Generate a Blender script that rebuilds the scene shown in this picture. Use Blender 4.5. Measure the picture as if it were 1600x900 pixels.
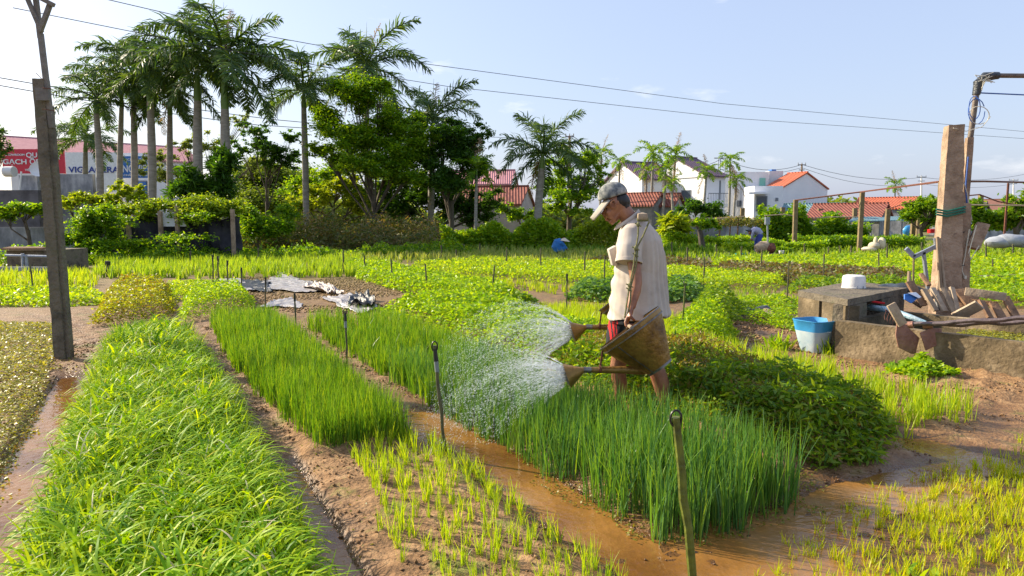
import bpy, bmesh, math, random
import numpy as np
from mathutils import Vector, Matrix, Quaternion
for o in list(bpy.data.objects): bpy.data.objects.remove(o)
random.seed(7); RNG = np.random.default_rng(7)
C = bpy.context.scene.collection
scene = bpy.context.scene

# ---------------------------------------------------------------- camera, sky, sun, exposure
CAMH = 1.4; FPX = 1067.0; PITCH = math.atan(105/1067); K = CAMH/1.5
cam = bpy.data.cameras.new('camera'); camo = bpy.data.objects.new('camera', cam); C.objects.link(camo)
cam.sensor_width = 36; cam.lens = 24.0; cam.clip_start = .05; cam.clip_end = 3000
camo.location = (0, 0, CAMH); camo.rotation_euler = (math.pi/2-PITCH, 0, 0)
scene.camera = camo
SUN_EL, SUN_AZ = 29.0, -66.0           # azimuth from +Y, clockwise positive
SUND = Vector((math.sin(math.radians(SUN_AZ))*math.cos(math.radians(SUN_EL)), math.cos(math.radians(SUN_AZ))*math.cos(math.radians(SUN_EL)), math.sin(math.radians(SUN_EL))))
w = bpy.data.worlds.new('World'); scene.world = w; w.use_nodes = True
nt = w.node_tree; nt.nodes.clear()
wo = nt.nodes.new('ShaderNodeOutputWorld'); bg = nt.nodes.new('ShaderNodeBackground'); sky = nt.nodes.new('ShaderNodeTexSky')
sky.sky_type = 'NISHITA'; sky.sun_disc = False; sky.sun_elevation = math.radians(SUN_EL); sky.sun_rotation = math.radians(SUN_AZ)
sky.air_density = 1.25; sky.dust_density = 2.2; sky.ozone_density = 1.6; sky.altitude = 0
tc = nt.nodes.new('ShaderNodeTexCoord'); mp = nt.nodes.new('ShaderNodeMapping'); mp.inputs['Scale'].default_value = (1, 1, 3.2)
nz = nt.nodes.new('ShaderNodeTexNoise'); nz.inputs['Scale'].default_value = 4.2; nz.inputs['Detail'].default_value = 7; nz.inputs['Roughness'].default_value = .6
cr = nt.nodes.new('ShaderNodeValToRGB'); cr.color_ramp.elements[0].position = .61; cr.color_ramp.elements[1].position = .80
cr.color_ramp.elements[0].color = (0, 0, 0, 1); cr.color_ramp.elements[1].color = (.5, .5, .5, 1)
mx = nt.nodes.new('ShaderNodeMix'); mx.data_type = 'RGBA'; mx.inputs['B'].default_value = (11, 10.6, 10.2, 1)
hz = nt.nodes.new('ShaderNodeMix'); hz.data_type = 'RGBA'; hz.inputs['Factor'].default_value = .34; hz.inputs['B'].default_value = (7.2, 8.3, 12.0, 1)
nt.links.new(tc.outputs['Generated'], mp.inputs[0]); nt.links.new(mp.outputs[0], nz.inputs['Vector']); nt.links.new(nz.outputs[0], cr.inputs[0])
nt.links.new(sky.outputs[0], hz.inputs['A']); nt.links.new(hz.outputs['Result'], mx.inputs['A'])
nt.links.new(cr.outputs[0], mx.inputs['Factor']); nt.links.new(mx.outputs['Result'], bg.inputs[0])
bg.inputs[1].default_value = .083; nt.links.new(bg.outputs[0], wo.inputs[0])
sl = bpy.data.lights.new('sun', 'SUN'); sl.energy = 5.0; sl.angle = math.radians(.6); sl.color = (1, .87, .66)
so = bpy.data.objects.new('sun', sl); C.objects.link(so); so.rotation_euler = (-SUND).to_track_quat('-Z', 'Y').to_euler()
scene.view_settings.view_transform = 'Standard'; scene.view_settings.look = 'None'; scene.view_settings.exposure = .82; scene.view_settings.gamma = 1
scene.render.engine = 'CYCLES'; scene.cycles.max_bounces = 6; scene.cycles.transparent_max_bounces = 8
scene.cycles.diffuse_bounces = 3; scene.cycles.transmission_bounces = 4

# ---------------------------------------------------------------- helpers
def ray(px, py):
    yy = -(py-450)/FPX
    return Vector(((px-800)/FPX, math.cos(PITCH)+yy*math.sin(PITCH), -math.sin(PITCH)+yy*math.cos(PITCH)))
def at(px, py, Y):
    r = ray(px, py); return Vector((r.x*Y/r.y, Y, CAMH+r.z*Y/r.y))
def G(px, py, z=0):
    r = ray(px, py); t = (z-CAMH)/r.z; return Vector((r.x*t, r.y*t, z))
UL = math.hypot(.46, .89); UH = np.array([-.46/UL, .89/UL]); VH = np.array([.89/UL, .46/UL])
def UV(u, v, z=0):
    p = K*(u*UH+v*VH); return Vector((p[0], p[1], z))
def touv(x, y): return (x*UH[0]+y*UH[1])/K, (x*VH[0]+y*VH[1])/K

def _h(i, j, k, s):
    n = (i*374761393+j*668265263+k*1274126177+s*974711) & 0x7fffffff
    n = ((n ^ (n >> 13))*1274126177) & 0x7fffffff
    return ((n ^ (n >> 16)) & 0xffff)/65535.0
def noise(x, y, z=0., s=0):
    x = np.asarray(x, float); y = np.asarray(y, float); z = np.asarray(z, float)+np.zeros_like(x)
    i = np.floor(x).astype(np.int64); j = np.floor(y).astype(np.int64); k = np.floor(z).astype(np.int64)
    fx, fy, fz = x-i, y-j, z-k
    fx, fy, fz = fx*fx*(3-2*fx), fy*fy*(3-2*fy), fz*fz*(3-2*fz)
    r = 0
    for a, wa in ((0, 1-fx), (1, fx)):
        for b, wb in ((0, 1-fy), (1, fy)):
            for c, wc in ((0, 1-fz), (1, fz)): r = r+_h(i+a, j+b, k+c, s)*wa*wb*wc
    return r*2-1
def fbm(x, y, z=0., o=4, s=0):
    r = 0; a = 1.; t = 0
    for q in range(o):
        r = r+a*noise(np.asarray(x)*2**q, np.asarray(y)*2**q, np.asarray(z)*2**q, s+q); t += a; a *= .5
    return r/t
def sst(a, b, x):
    t = np.clip((x-a)/(b-a), 0, 1); return t*t*(3-2*t)

LOC = {}
def tag(o, label=None, cat=None, group=None, kind=None):
    if label: o['label'] = label
    if cat: o['category'] = cat
    if group: o['group'] = group
    if kind: o['kind'] = kind
    return o
def thing(name, label, cat, loc=(0, 0, 0), group=None):
    o = bpy.data.objects.new(name, None); C.objects.link(o); o.location = loc; o.empty_display_size = .1
    LOC[o.name] = Vector(loc); return tag(o, label, cat, group)
def wloc(p):
    v = Vector((0, 0, 0))
    while p is not None: v = v+LOC.get(p.name, Vector((0, 0, 0))); p = p.parent
    return v
def link(name, me, mat, parent=None, smooth=True):
    if mat is not None:
        for m in (mat if isinstance(mat, (list, tuple)) else [mat]): me.materials.append(m)
    if smooth and len(me.polygons): me.polygons.foreach_set('use_smooth', [True]*len(me.polygons))
    o = bpy.data.objects.new(name, me); C.objects.link(o)
    if parent is not None: o.parent = parent
    return o
def npmesh(name, V, F, mat, parent=None, smooth=False, midx=None, shift=True):
    V = np.asarray(V, np.float32).reshape(-1, 3)
    if parent is not None and shift: V = V-np.array(wloc(parent), np.float32)
    if not isinstance(F, list): F = [F]
    F = [np.asarray(f, np.int32) for f in F if len(f)]
    me = bpy.data.meshes.new(name)
    me.vertices.add(len(V)); me.vertices.foreach_set('co', V.ravel())
    loops = np.concatenate([f.ravel() for f in F]); tot = np.concatenate([np.full(len(f), f.shape[1], np.int32) for f in F])
    st = np.concatenate([[0], np.cumsum(tot)[:-1]]).astype(np.int32)
    me.loops.add(len(loops)); me.loops.foreach_set('vertex_index', loops)
    me.polygons.add(len(tot)); me.polygons.foreach_set('loop_start', st)
    try: me.polygons.foreach_set('loop_total', tot)
    except Exception: pass
    if midx is not None: me.polygons.foreach_set('material_index', np.asarray(midx, np.int32))
    me.update(calc_edges=True); me.validate()
    return link(name, me, mat, parent, smooth)

class MB:
    def __init__(s): s.V = []; s.F = []; s.M = []; s.m = 0
    def add(s, V, F):
        b = len(s.V); s.V += [tuple(v) for v in V]; s.F += [tuple(i+b for i in f) for f in F]; s.M += [s.m]*len(F); return s
    def box(s, c, size, rot=None):
        R = rot if rot is not None else Matrix.Identity(3)
        c = Vector(c); V = []
        for dx in (-.5, .5):
            for dy in (-.5, .5):
                for dz in (-.5, .5): V.append(c+R@Vector((dx*size[0], dy*size[1], dz*size[2])))
        return s.add(V, [(0, 1, 3, 2), (4, 6, 7, 5), (0, 4, 5, 1), (2, 3, 7, 6), (0, 2, 6, 4), (1, 5, 7, 3)])
    def bar(s, a, b, w, t, up=(0, 0, 1)):
        a = Vector(a); b = Vector(b); d = (b-a); L = d.length; x = d.normalized(); u = Vector(up)
        if abs(x.dot(u)) > .97: u = Vector((0, 1, 0))
        y = u.cross(x).normalized(); z = x.cross(y)
        return s.box((a+b)/2, (L, w, t), Matrix((x, y, z)).transposed())
    def tube(s, P, R, n=8, cap=True, ell=None, up=None):
        P = [Vector(p) for p in P]; m = len(P)
        if not isinstance(R, (list, tuple)): R = [R]*m
        T = []
        for i in range(m): T.append(((P[min(i+1, m-1)])-(P[max(i-1, 0)])).normalized())
        nrm = Vector(up) if up is not None else (Vector((0, 0, 1)) if abs(T[0].z) < .9 else Vector((1, 0, 0)))
        V = []; F = []
        for i in range(m):
            nrm = (nrm-T[i]*nrm.dot(T[i]))
            if nrm.length < 1e-5: nrm = T[i].orthogonal()
            nrm.normalize(); bn = T[i].cross(nrm)
            ra, rb = (R[i] if isinstance(R[i], (tuple, list)) else (R[i], R[i]))
            for k in range(n):
                a = 2*math.pi*k/n; V.append(P[i]+nrm*math.cos(a)*ra+bn*math.sin(a)*rb)
        for i in range(m-1):
            for k in range(n):
                k2 = (k+1) % n; F.append((i*n+k, i*n+k2, (i+1)*n+k2, (i+1)*n+k))
        if cap: F.append(tuple(range(n-1, -1, -1))); F.append(tuple((m-1)*n+k for k in range(n)))
        return s.add(V, F)
    def lathe(s, c0, ax, prof, n=32, cap=False):     # prof: (distance along axis, radius)
        c0 = Vector(c0); ax = Vector(ax).normalized(); x = ax.orthogonal().normalized(); y = ax.cross(x); V = []; F = []
        for (t, r) in prof:
            for k in range(n):
                a = 2*math.pi*k/n; V.append(c0+ax*t+x*math.cos(a)*r+y*math.sin(a)*r)
        for i in range(len(prof)-1):
            for k in range(n):
                k2 = (k+1) % n; F.append((i*n+k, i*n+k2, (i+1)*n+k2, (i+1)*n+k))
        if cap: F.append(tuple(range(n-1, -1, -1))); F.append(tuple((len(prof)-1)*n+k for k in range(n)))
        return s.add(V, F)
    def ball(s, c, r, n=12, rot=None):
        c = Vector(c); r = r if isinstance(r, (tuple, list)) else (r, r, r); V = []; F = []; R = rot or Matrix.Identity(3)
        m = n//2+1
        for i in range(m+1):
            th = math.pi*i/m
            for k in range(n):
                a = 2*math.pi*k/n; V.append(c+R@Vector((math.sin(th)*math.cos(a)*r[0], math.sin(th)*math.sin(a)*r[1], math.cos(th)*r[2])))
        for i in range(m):
            for k in range(n):
                k2 = (k+1) % n; F.append((i*n+k, (i+1)*n+k, (i+1)*n+k2, i*n+k2))
        return s.add(V, F)
    def tbar(s, a, b, s0, s1, up=(0, -1, 0)):      # tapered bar, s = (width, thickness)
        a = Vector(a); b = Vector(b); x = (b-a).normalized(); y = Vector(up).cross(x).normalized(); z = x.cross(y); V = []
        for c, (w, t) in ((a, s0), (b, s1)): V += [c-y*w/2-z*t/2, c+y*w/2-z*t/2, c+y*w/2+z*t/2, c-y*w/2+z*t/2]
        return s.add(V, [(0, 1, 2, 3), (7, 6, 5, 4), (0, 4, 5, 1), (1, 5, 6, 2), (2, 6, 7, 3), (3, 7, 4, 0)])
    def prism(s, poly, ext):                       # poly: list of 3D points, ext vector
        n = len(poly); e = Vector(ext); V = [Vector(p) for p in poly]+[Vector(p)+e for p in poly]
        F = [tuple(range(n-1, -1, -1)), tuple(range(n, 2*n))]+[(i, (i+1) % n, n+(i+1) % n, n+i) for i in range(n)]
        return s.add(V, F)
    def rough(s, sub, amp, scale, seed=0):         # subdivide and push vertices about, for worn concrete
        bm = bmesh.new(); vs = [bm.verts.new(v) for v in s.V]
        for f in s.F:
            try: bm.faces.new([vs[i] for i in f])
            except ValueError: pass
        bmesh.ops.remove_doubles(bm, verts=bm.verts, dist=1e-5)
        for _ in range(sub): bmesh.ops.subdivide_edges(bm, edges=[e for e in bm.edges if e.calc_length() > amp*4], cuts=1, use_grid_fill=True)
        bm.normal_update(); co = np.array([v.co for v in bm.verts])
        nv = fbm(co[:, 0]*scale, co[:, 1]*scale, co[:, 2]*scale, 3, seed)
        for v, q in zip(bm.verts, nv): v.co += v.normal*float(q)*amp
        s.V = [tuple(v.co) for v in bm.verts]; bm.verts.index_update(); s.F = [tuple(v.index for v in f.verts) for f in bm.faces]; s.M = [0]*len(s.F); bm.free(); return s
    def build(s, name, mat, parent=None, smooth=True, bevel=0, angle=40):
        off = wloc(parent) if parent is not None else Vector((0, 0, 0))
        bm = bmesh.new(); vs = [bm.verts.new(Vector(v)-off) for v in s.V]
        for f, mi in zip(s.F, s.M):
            try: bm.faces.new([vs[i] for i in f]).material_index = mi
            except ValueError: pass
        bmesh.ops.recalc_face_normals(bm, faces=bm.faces)
        if bevel: bmesh.ops.bevel(bm, geom=list(bm.edges), offset=bevel, segments=2, affect='EDGES', profile=.6)
        me = bpy.data.meshes.new(name); bm.to_mesh(me); bm.free()
        o = link(name, me, mat, parent, smooth)
        if smooth: me.set_sharp_from_angle(angle=math.radians(angle))
        return o
def remesh(mb, vox, name, mat, parent, fn=None, smooth_it=4):
    o = mb.build('tmp', None); m = o.modifiers.new('r', 'REMESH'); m.mode = 'VOXEL'; m.voxel_size = vox
    s = o.modifiers.new('s', 'SMOOTH'); s.iterations = smooth_it; s.factor = .5
    dg = bpy.context.evaluated_depsgraph_get(); me = bpy.data.meshes.new_from_object(o.evaluated_get(dg)); bpy.data.objects.remove(o)
    me.materials.clear(); co = np.zeros(len(me.vertices)*3, np.float32); me.vertices.foreach_get('co', co); co = co.reshape(-1, 3)
    if fn:
        nr = np.zeros(len(me.vertices)*3, np.float32); me.vertices.foreach_get('normal', nr); co = fn(co, nr.reshape(-1, 3))
    co = co-np.array(wloc(parent), np.float32) if parent is not None else co
    me.vertices.foreach_set('co', co.astype(np.float32).ravel()); me.update(); me.name = name
    return link(name, me, mat, parent, True)

# ---------------------------------------------------------------- materials
def nodes(name):
    m = bpy.data.materials.new(name); m.use_nodes = True; t = m.node_tree; t.nodes.clear()
    o = t.nodes.new('ShaderNodeOutputMaterial'); p = t.nodes.new('ShaderNodeBsdfPrincipled'); t.links.new(p.outputs[0], o.inputs[0]); return m, t, p, o
def ramp(t, stops):
    r = t.nodes.new('ShaderNodeValToRGB'); e = r.color_ramp.elements
    while len(e) < len(stops): e.new(.5)
    for q, (ps, c) in zip(e, stops): q.position = ps; q.color = (*c, 1)
    return r
def mat(name, c1, c2=None, scale=8, rough=.8, metal=0, bump=.3, bscale=None, detail=6, c3=None, spec=.5, stretch=None, bdist=.02):
    m, t, p, o = nodes(name); p.inputs['Roughness'].default_value = rough; p.inputs['Metallic'].default_value = metal; p.inputs['Specular IOR Level'].default_value = spec
    c = t.nodes.new('ShaderNodeTexCoord'); src = c.outputs['Object']
    if stretch:
        q = t.nodes.new('ShaderNodeMapping'); q.inputs['Scale'].default_value = stretch; t.links.new(src, q.inputs[0]); src = q.outputs[0]
    n = t.nodes.new('ShaderNodeTexNoise'); n.inputs['Scale'].default_value = scale; n.inputs['Detail'].default_value = detail; n.inputs['Roughness'].default_value = .65
    t.links.new(src, n.inputs['Vector'])
    st = [(.33, c1), (.68, c2 or [x*.8 for x in c1])]
    if c3: st = [(.3, c1), (.52, c2), (.7, c3)]
    r = ramp(t, st); t.links.new(n.outputs[0], r.inputs[0]); t.links.new(r.outputs[0], p.inputs['Base Color'])
    if bump:
        n2 = t.nodes.new('ShaderNodeTexNoise'); n2.inputs['Scale'].default_value = bscale or scale*4; n2.inputs['Detail'].default_value = 8; t.links.new(src, n2.inputs['Vector'])
        b = t.nodes.new('ShaderNodeBump'); b.inputs['Strength'].default_value = bump; b.inputs['Distance'].default_value = bdist; t.links.new(n2.outputs[0], b.inputs['Height']); t.links.new(b.outputs[0], p.inputs['Normal'])
    return m
def leafmat(name, cols, trans=.45, rough=.45, spec=.4, tcol=None):
    m, t, p, o = nodes(name); g = t.nodes.new('ShaderNodeNewGeometry'); n = len(cols)
    r = ramp(t, [(i/(n-1), c) for i, c in enumerate(cols)]); t.links.new(g.outputs['Random Per Island'], r.inputs[0]); t.links.new(r.outputs[0], p.inputs['Base Color'])
    p.inputs['Roughness'].default_value = rough; p.inputs['Specular IOR Level'].default_value = spec
    tr = t.nodes.new('ShaderNodeBsdfTranslucent'); hs = t.nodes.new('ShaderNodeMix'); hs.data_type = 'RGBA'; hs.blend_type = 'MULTIPLY'; hs.inputs['Factor'].default_value = 1
    t.links.new(r.outputs[0], hs.inputs['A']); hs.inputs['B'].default_value = (*(tcol or (1.7, 1.5, .35)), 1); t.links.new(hs.outputs['Result'], tr.inputs[0])
    mxs = t.nodes.new('ShaderNodeMixShader'); mxs.inputs[0].default_value = trans; t.links.new(p.outputs[0], mxs.inputs[1]); t.links.new(tr.outputs[0], mxs.inputs[2]); t.links.new(mxs.outputs[0], o.inputs[0])
    return m
def flat(name, c, rough=.7, metal=0, spec=.5): return mat(name, c, [x*.85 for x in c], 6, rough, metal, .08, spec=spec)

M_conc = mat('weathered_concrete', (.17, .115, .075), (.36, .25, .17), 5, .95, bump=.9, bscale=30, c3=(.46, .34, .24))
M_cdark = mat('mossy_concrete', (.03, .027, .02), (.17, .14, .10), 3.2, .95, bump=1, bscale=30, c3=(.09, .09, .045), detail=11)
M_tank = mat('tank_concrete', (.04, .034, .02), (.15, .11, .06), 2.2, .95, bump=.8, bscale=26, c3=(.38, .29, .18), detail=10)
M_oldwall = mat('stained_wall', (.07, .08, .09), (.26, .27, .29), 1.5, .95, bump=.3, stretch=(1, 1, .5), c3=(.55, .56, .57), detail=10)
M_wood = mat('weathered_wood', (.20, .14, .09), (.38, .28, .18), 9, .85, bump=.4, stretch=(1, 1, .2))
M_wood2 = mat('brown_boards', (.12, .065, .035), (.30, .17, .09), 10, .85, bump=.4)
M_wood3 = mat('pale_boards', (.28, .20, .13), (.46, .36, .25), 10, .85, bump=.4)
M_bamboo = mat('dark_bamboo', (.05, .035, .04), (.16, .12, .12), 14, .5, bump=.2)
M_post = mat('trellis_post', (.14, .10, .05), (.26, .2, .1), 6, .9, bump=.4)
M_stake = mat('stake_stick', (.05, .045, .025), (.13, .12, .05), 14, .7, bump=.3)
M_stakeg = mat('mossy_stake', (.05, .06, .01), (.16, .19, .02), 12, .55, bump=.3)
M_black = flat('black_plastic', (.012, .012, .013), .4)
M_greyclip = flat('grey_plastic', (.22, .25, .26), .5)
M_rust = mat('rusty_steel', (.10, .035, .02), (.22, .08, .05), 10, .8, .2)
M_steel = mat('grey_steel', (.22, .25, .30), (.34, .37, .42), 12, .5, .5)
M_pipe = mat('old_pipe', (.10, .08, .07), (.22, .18, .14), 12, .6, .4)
M_tin = mat('tarnished_tin', (.07, .032, .012), (.30, .17, .042), 5, .40, .5, .35, 40, c3=(.20, .11, .04), detail=9)
M_tinr = mat('tin_rim', (.10, .09, .09), (.26, .24, .22), 20, .4, .7, .1)
M_rope = mat('green_rope', (.12, .13, .05), (.30, .28, .12), 60, .9, bump=.5)
M_skin = mat('sunned_skin', (.22, .085, .042), (.38, .17, .09), 16, .45, bump=.1, bscale=90, bdist=.003)
M_skin.node_tree.nodes['Principled BSDF'].inputs['Subsurface Weight'].default_value = .08
M_skin.node_tree.nodes['Principled BSDF'].inputs['Subsurface Radius'].default_value = (.02, .008, .004)
M_shirt = mat('beige_cotton', (.42, .365, .31), (.55, .485, .42), 4.5, .95, c3=(.61, .545, .48), bump=.3, bscale=260, bdist=.002, spec=.1)
M_cap = mat('faded_camouflage', (.09, .10, .11), (.26, .27, .25), 26, .95, bump=.2, c3=(.42, .40, .36), bscale=200, bdist=.002, detail=2, spec=.1)
M_brim = mat('cap_brim', (.36, .32, .27), (.42, .38, .32), 9, .95, bump=.1)
M_hair = mat('black_hair', (.008, .007, .007), (.02, .017, .015), 60, .5, bump=.5, bscale=200, bdist=.004)
M_blackcloth = flat('black_cloth', (.012, .012, .018), .9); M_redcloth = flat('red_cloth', (.55, .012, .015), .9)
M_bluecloth = mat('blue_cloth', (.02, .12, .35), (.03, .17, .45), 8, .9); M_straw = mat('straw', (.55, .47, .33), (.66, .58, .42), 30, .9)
M_purple = mat('lilac_cloth', (.32, .32, .45), (.42, .42, .55), 8, .9); M_navy = mat('navy_cloth', (.04, .06, .28), (.06, .08, .35), 8, .9)
M_white = mat('white_paint', (.74, .75, .77), (.82, .82, .83), .6, .9, bump=.05); M_offw = mat('grey_render', (.62, .62, .62), (.74, .74, .74), .8, .9, bump=.05)
M_glass = flat('dark_window', (.06, .08, .11), .15); M_frame = flat('grey_frame', (.2, .22, .25), .5)
def tilemat(name, a, b, sx=(6, 6, 6)):
    m = mat(name, a, b, 3, .85, bump=0); t = m.node_tree; p = t.nodes['Principled BSDF']
    c = t.nodes.new('ShaderNodeTexCoord'); wv = t.nodes.new('ShaderNodeTexWave'); wv.inputs['Scale'].default_value = 1.6; wv.bands_direction = 'X'; wv.inputs['Distortion'].default_value = .4
    bp = t.nodes.new('ShaderNodeBump'); bp.inputs['Strength'].default_value = .8; bp.inputs['Distance'].default_value = .06
    t.links.new(c.outputs['Object'], wv.inputs['Vector']); t.links.new(wv.outputs['Fac'], bp.inputs['Height']); t.links.new(bp.outputs[0], p.inputs['Normal']); return m
M_tred = tilemat('red_tiles', (.19, .055, .04), (.30, .095, .065)); M_tora = tilemat('orange_tiles', (.42, .09, .04), (.54, .15, .07)); M_tpur = tilemat('purple_tiles', (.10, .06, .10), (.16, .10, .14))
M_tpink = tilemat('faded_pink_roof', (.40, .17, .20), (.50, .24, .26)); M_tin_blue = tilemat('teal_tin_roof', (.10, .20, .25), (.16, .28, .32))
M_sred = flat('sign_red', (.62, .03, .06), .6); M_swhite = flat('sign_white', (.8, .82, .85), .6); M_sblue = flat('sign_blue', (.03, .16, .5), .6); M_snavy = flat('letter_navy', (.02, .05, .3), .6)
M_net = mat('shade_netting', (.02, .02, .03), (.06, .055, .065), 3, .95, bump=.3, bscale=60)
M_plast = mat('mulch_plastic', (.24, .22, .22), (.52, .50, .50), 7, .35, bump=.7, bscale=30)
M_blackp = mat('black_sheet', (.015, .018, .02), (.06, .07, .08), 14, .35, bump=.5)
M_blue = flat('blue_bucket_plastic', (.05, .32, .66), .4); M_milky = mat('milky_plastic', (.36, .50, .60), (.58, .64, .66), 5, .5, bump=.1)
M_enamel = mat('chipped_white_enamel', (.62, .60, .58), (.80, .78, .75), 9, .45, bump=.1)
M_brick = mat('clay_brick', (.42, .20, .10), (.58, .32, .17), 12, .9); M_dbrick = mat('dark_brick', (.10, .07, .05), (.22, .15, .10), 12, .9)
M_hoe = mat('rusty_hoe_iron', (.22, .10, .07), (.36, .19, .14), 9, .6, .3, .5)
M_grn = flat('green_strap', (.01, .16, .10), .6); M_bl = flat('blue_cord', (.02, .10, .40), .6); M_cord = flat('pale_cord', (.65, .62, .5), .6)
M_bark = mat('grey_bark', (.055, .045, .032), (.15, .12, .09), 6, .95, bump=.8, bscale=18, stretch=(1, 1, .3))
M_palmt = mat('palm_trunk', (.21, .19, .16), (.37, .34, .29), 3, .9, bump=.3, stretch=(1, 1, 4)); M_shaft = mat('crownshaft', (.10, .19, .03), (.17, .26, .05), 2, .5, bump=.05)
M_wire = flat('wire', (.03, .03, .035), .7)

# leaves
L_long = leafmat('long_leaf', [(.08, .22, .006), (.20, .38, .007), (.34, .50, .009), (.46, .56, .015)], .42, .5, .2)
L_dry = leafmat('dry_leaf', [(.5, .44, .25), (.62, .58, .4)], .3, .5)
L_sca = leafmat('scallion_leaf', [(.06, .16, .015), (.10, .23, .018), (.16, .30, .02), (.27, .38, .025)], .42, .38, .4)
L_scb = leafmat('blue_scallion_leaf', [(.045, .14, .04), (.075, .19, .05), (.11, .25, .045), (.20, .33, .04)], .38, .35, .5)
L_seed = leafmat('seedling_leaf', [(.22, .38, .02), (.32, .45, .02), (.42, .48, .03)], .5, .4)
L_yel = leafmat('yellow_seedling_leaf', [(.20, .36, .012), (.30, .46, .018), (.42, .50, .03)], .5, .4)
L_mint = leafmat('mint_leaf', [(.13, .29, .012), (.25, .42, .012), (.38, .50, .02)], .5, .45)
L_dark = leafmat('dark_herb_leaf', [(.075, .18, .015), (.16, .29, .018), (.31, .41, .03)], .5, .42, .4)
L_pur = leafmat('purple_leaf', [(.14, .08, .05), (.20, .16, .07), (.14, .22, .04)], .3, .5)
L_cover = leafmat('floating_cover_leaf', [(.15, .16, .02), (.29, .30, .04), (.42, .40, .10), (.22, .28, .03)], .38, .45, .5)
L_grass = leafmat('field_grass', [(.14, .28, .02), (.24, .38, .03), (.34, .44, .05)], .5, .5)
L_silver = leafmat('silvery_grass', [(.16, .26, .05), (.28, .36, .10), (.36, .38, .16)], .5, .5)
L_tree = leafmat('tree_leaf', [(.025, .08, .012), (.05, .135, .015), (.10, .21, .018)], .5, .45)
L_treeb = leafmat('bright_tree_leaf', [(.06, .17, .010), (.15, .30, .012), (.30, .43, .018)], .55, .45)
L_yt = leafmat('yellow_tree_leaf', [(.16, .26, .015), (.28, .38, .02), (.36, .42, .03)], .5, .45)
L_palm = leafmat('palm_leaf', [(.03, .08, .025), (.07, .135, .035), (.15, .22, .05)], .4, .5, .4, (1.6, 1.5, .5))
L_palmd = leafmat('dry_palm_leaf', [(.22, .15, .09), (.30, .22, .14)], .3, .6)
L_wild = leafmat('wild_weeds', [(.06, .11, .03), (.14, .17, .05), (.24, .18, .09), (.16, .22, .03)], .4, .6)
L_dryg = leafmat('dry_grass', [(.26, .17, .09), (.36, .26, .14), (.22, .22, .07)], .4, .7)
M_gwood = mat('greyed_timber', (.13, .115, .10), (.25, .22, .19), 9, .85, bump=.4)
L_spr = leafmat('sprout_leaf', [(.28, .40, .012), (.42, .48, .015), (.54, .52, .025)], .5, .4)
L_hill = leafmat('thicket_leaf', [(.07, .14, .03), (.13, .21, .04), (.22, .30, .05)], .5, .6)
L_bamb = leafmat('far_leaf', [(.10, .16, .04), (.18, .25, .07), (.24, .3, .09)], .5, .6)

# ---------------------------------------------------------------- leaf generators
def dirs(az): return np.stack([np.cos(az), np.sin(az), np.zeros_like(az)], 1)
def blades(P, L, W, az=None, lean=.1, curve=.4, seg=3, prof=None, wrand=True, rng=RNG):
    P = np.asarray(P, float); n = len(P); az = rng.uniform(0, 2*np.pi, n) if az is None else az
    L = np.broadcast_to(L, n); W = np.broadcast_to(W, n); lean = np.broadcast_to(lean, n); curve = np.broadcast_to(curve, n)
    t = np.linspace(0, 1, seg+1); th = lean[:, None]+curve[:, None]*t[None]*(1 if seg < 4 else t[None]**.3)
    st = (L/seg)[:, None]; r = np.concatenate([np.zeros((n, 1)), np.cumsum(np.sin(th[:, :-1])*st, 1)], 1); z = np.concatenate([np.zeros((n, 1)), np.cumsum(np.cos(th[:, :-1])*st, 1)], 1)
    d = dirs(az); wa = az+np.pi/2+(rng.uniform(-.9, .9, n) if wrand else 0); wd = dirs(wa)
    pos = P[:, None]+d[:, None]*r[..., None]; pos[..., 2] += z
    pr = np.array([.9, 1, .75, .1] if prof is None and seg == 3 else (prof if prof is not None else np.interp(t, [0, .3, .8, 1], [.6, 1, .6, .06])))
    ww = W[:, None]*pr[None]/2; Lf = pos-wd[:, None]*ww[..., None]; Rt = pos+wd[:, None]*ww[..., None]
    V = np.stack([Lf, Rt], 2).reshape(-1, 3); b = (np.arange(n)*(seg+1)*2)[:, None]+np.arange(seg)[None]*2; b = b.ravel()
    return V, np.stack([b, b+1, b+3, b+2], 1)
def leaves(P, L, W, up=.6, fold=.15, rng=RNG, D=None, droop=0):
    P = np.asarray(P, float); n = len(P); L = np.broadcast_to(L, n)[:, None]; W = np.broadcast_to(W, n)[:, None]
    if D is None:
        D = rng.normal(size=(n, 3)); D[:, 2] = D[:, 2]*(1-up)-droop; D /= np.linalg.norm(D, axis=1)[:, None]
    N = rng.normal(size=(n, 3))*(1-up); N[:, 2] += up; S = np.cross(D, N); S /= np.linalg.norm(S, axis=1)[:, None]+1e-9; N = np.cross(S, D)
    m = P+D*L*.45; V = np.stack([P, m+S*W*.5+N*L*fold, P+D*L, m-S*W*.5+N*L*fold], 1).reshape(-1, 3)
    b = np.arange(n)*4; return V, np.stack([b, b+1, b+2, b+3], 1)
def join(parts):
    V = []; F = []; b = 0
    for v, f in parts: V.append(v); F.append(f+b); b += len(v)
    return np.concatenate(V), np.concatenate(F)
def inpoly(x, y, poly):
    r = np.zeros(len(x), bool); n = len(poly)
    for i in range(n):
        x1, y1 = poly[i][:2]; x2, y2 = poly[(i+1) % n][:2]
        if y1 == y2: continue
        r ^= ((y1 > y) != (y2 > y)) & (x < (x2-x1)*(y-y1)/(y2-y1)+x1)
    return r
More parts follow.
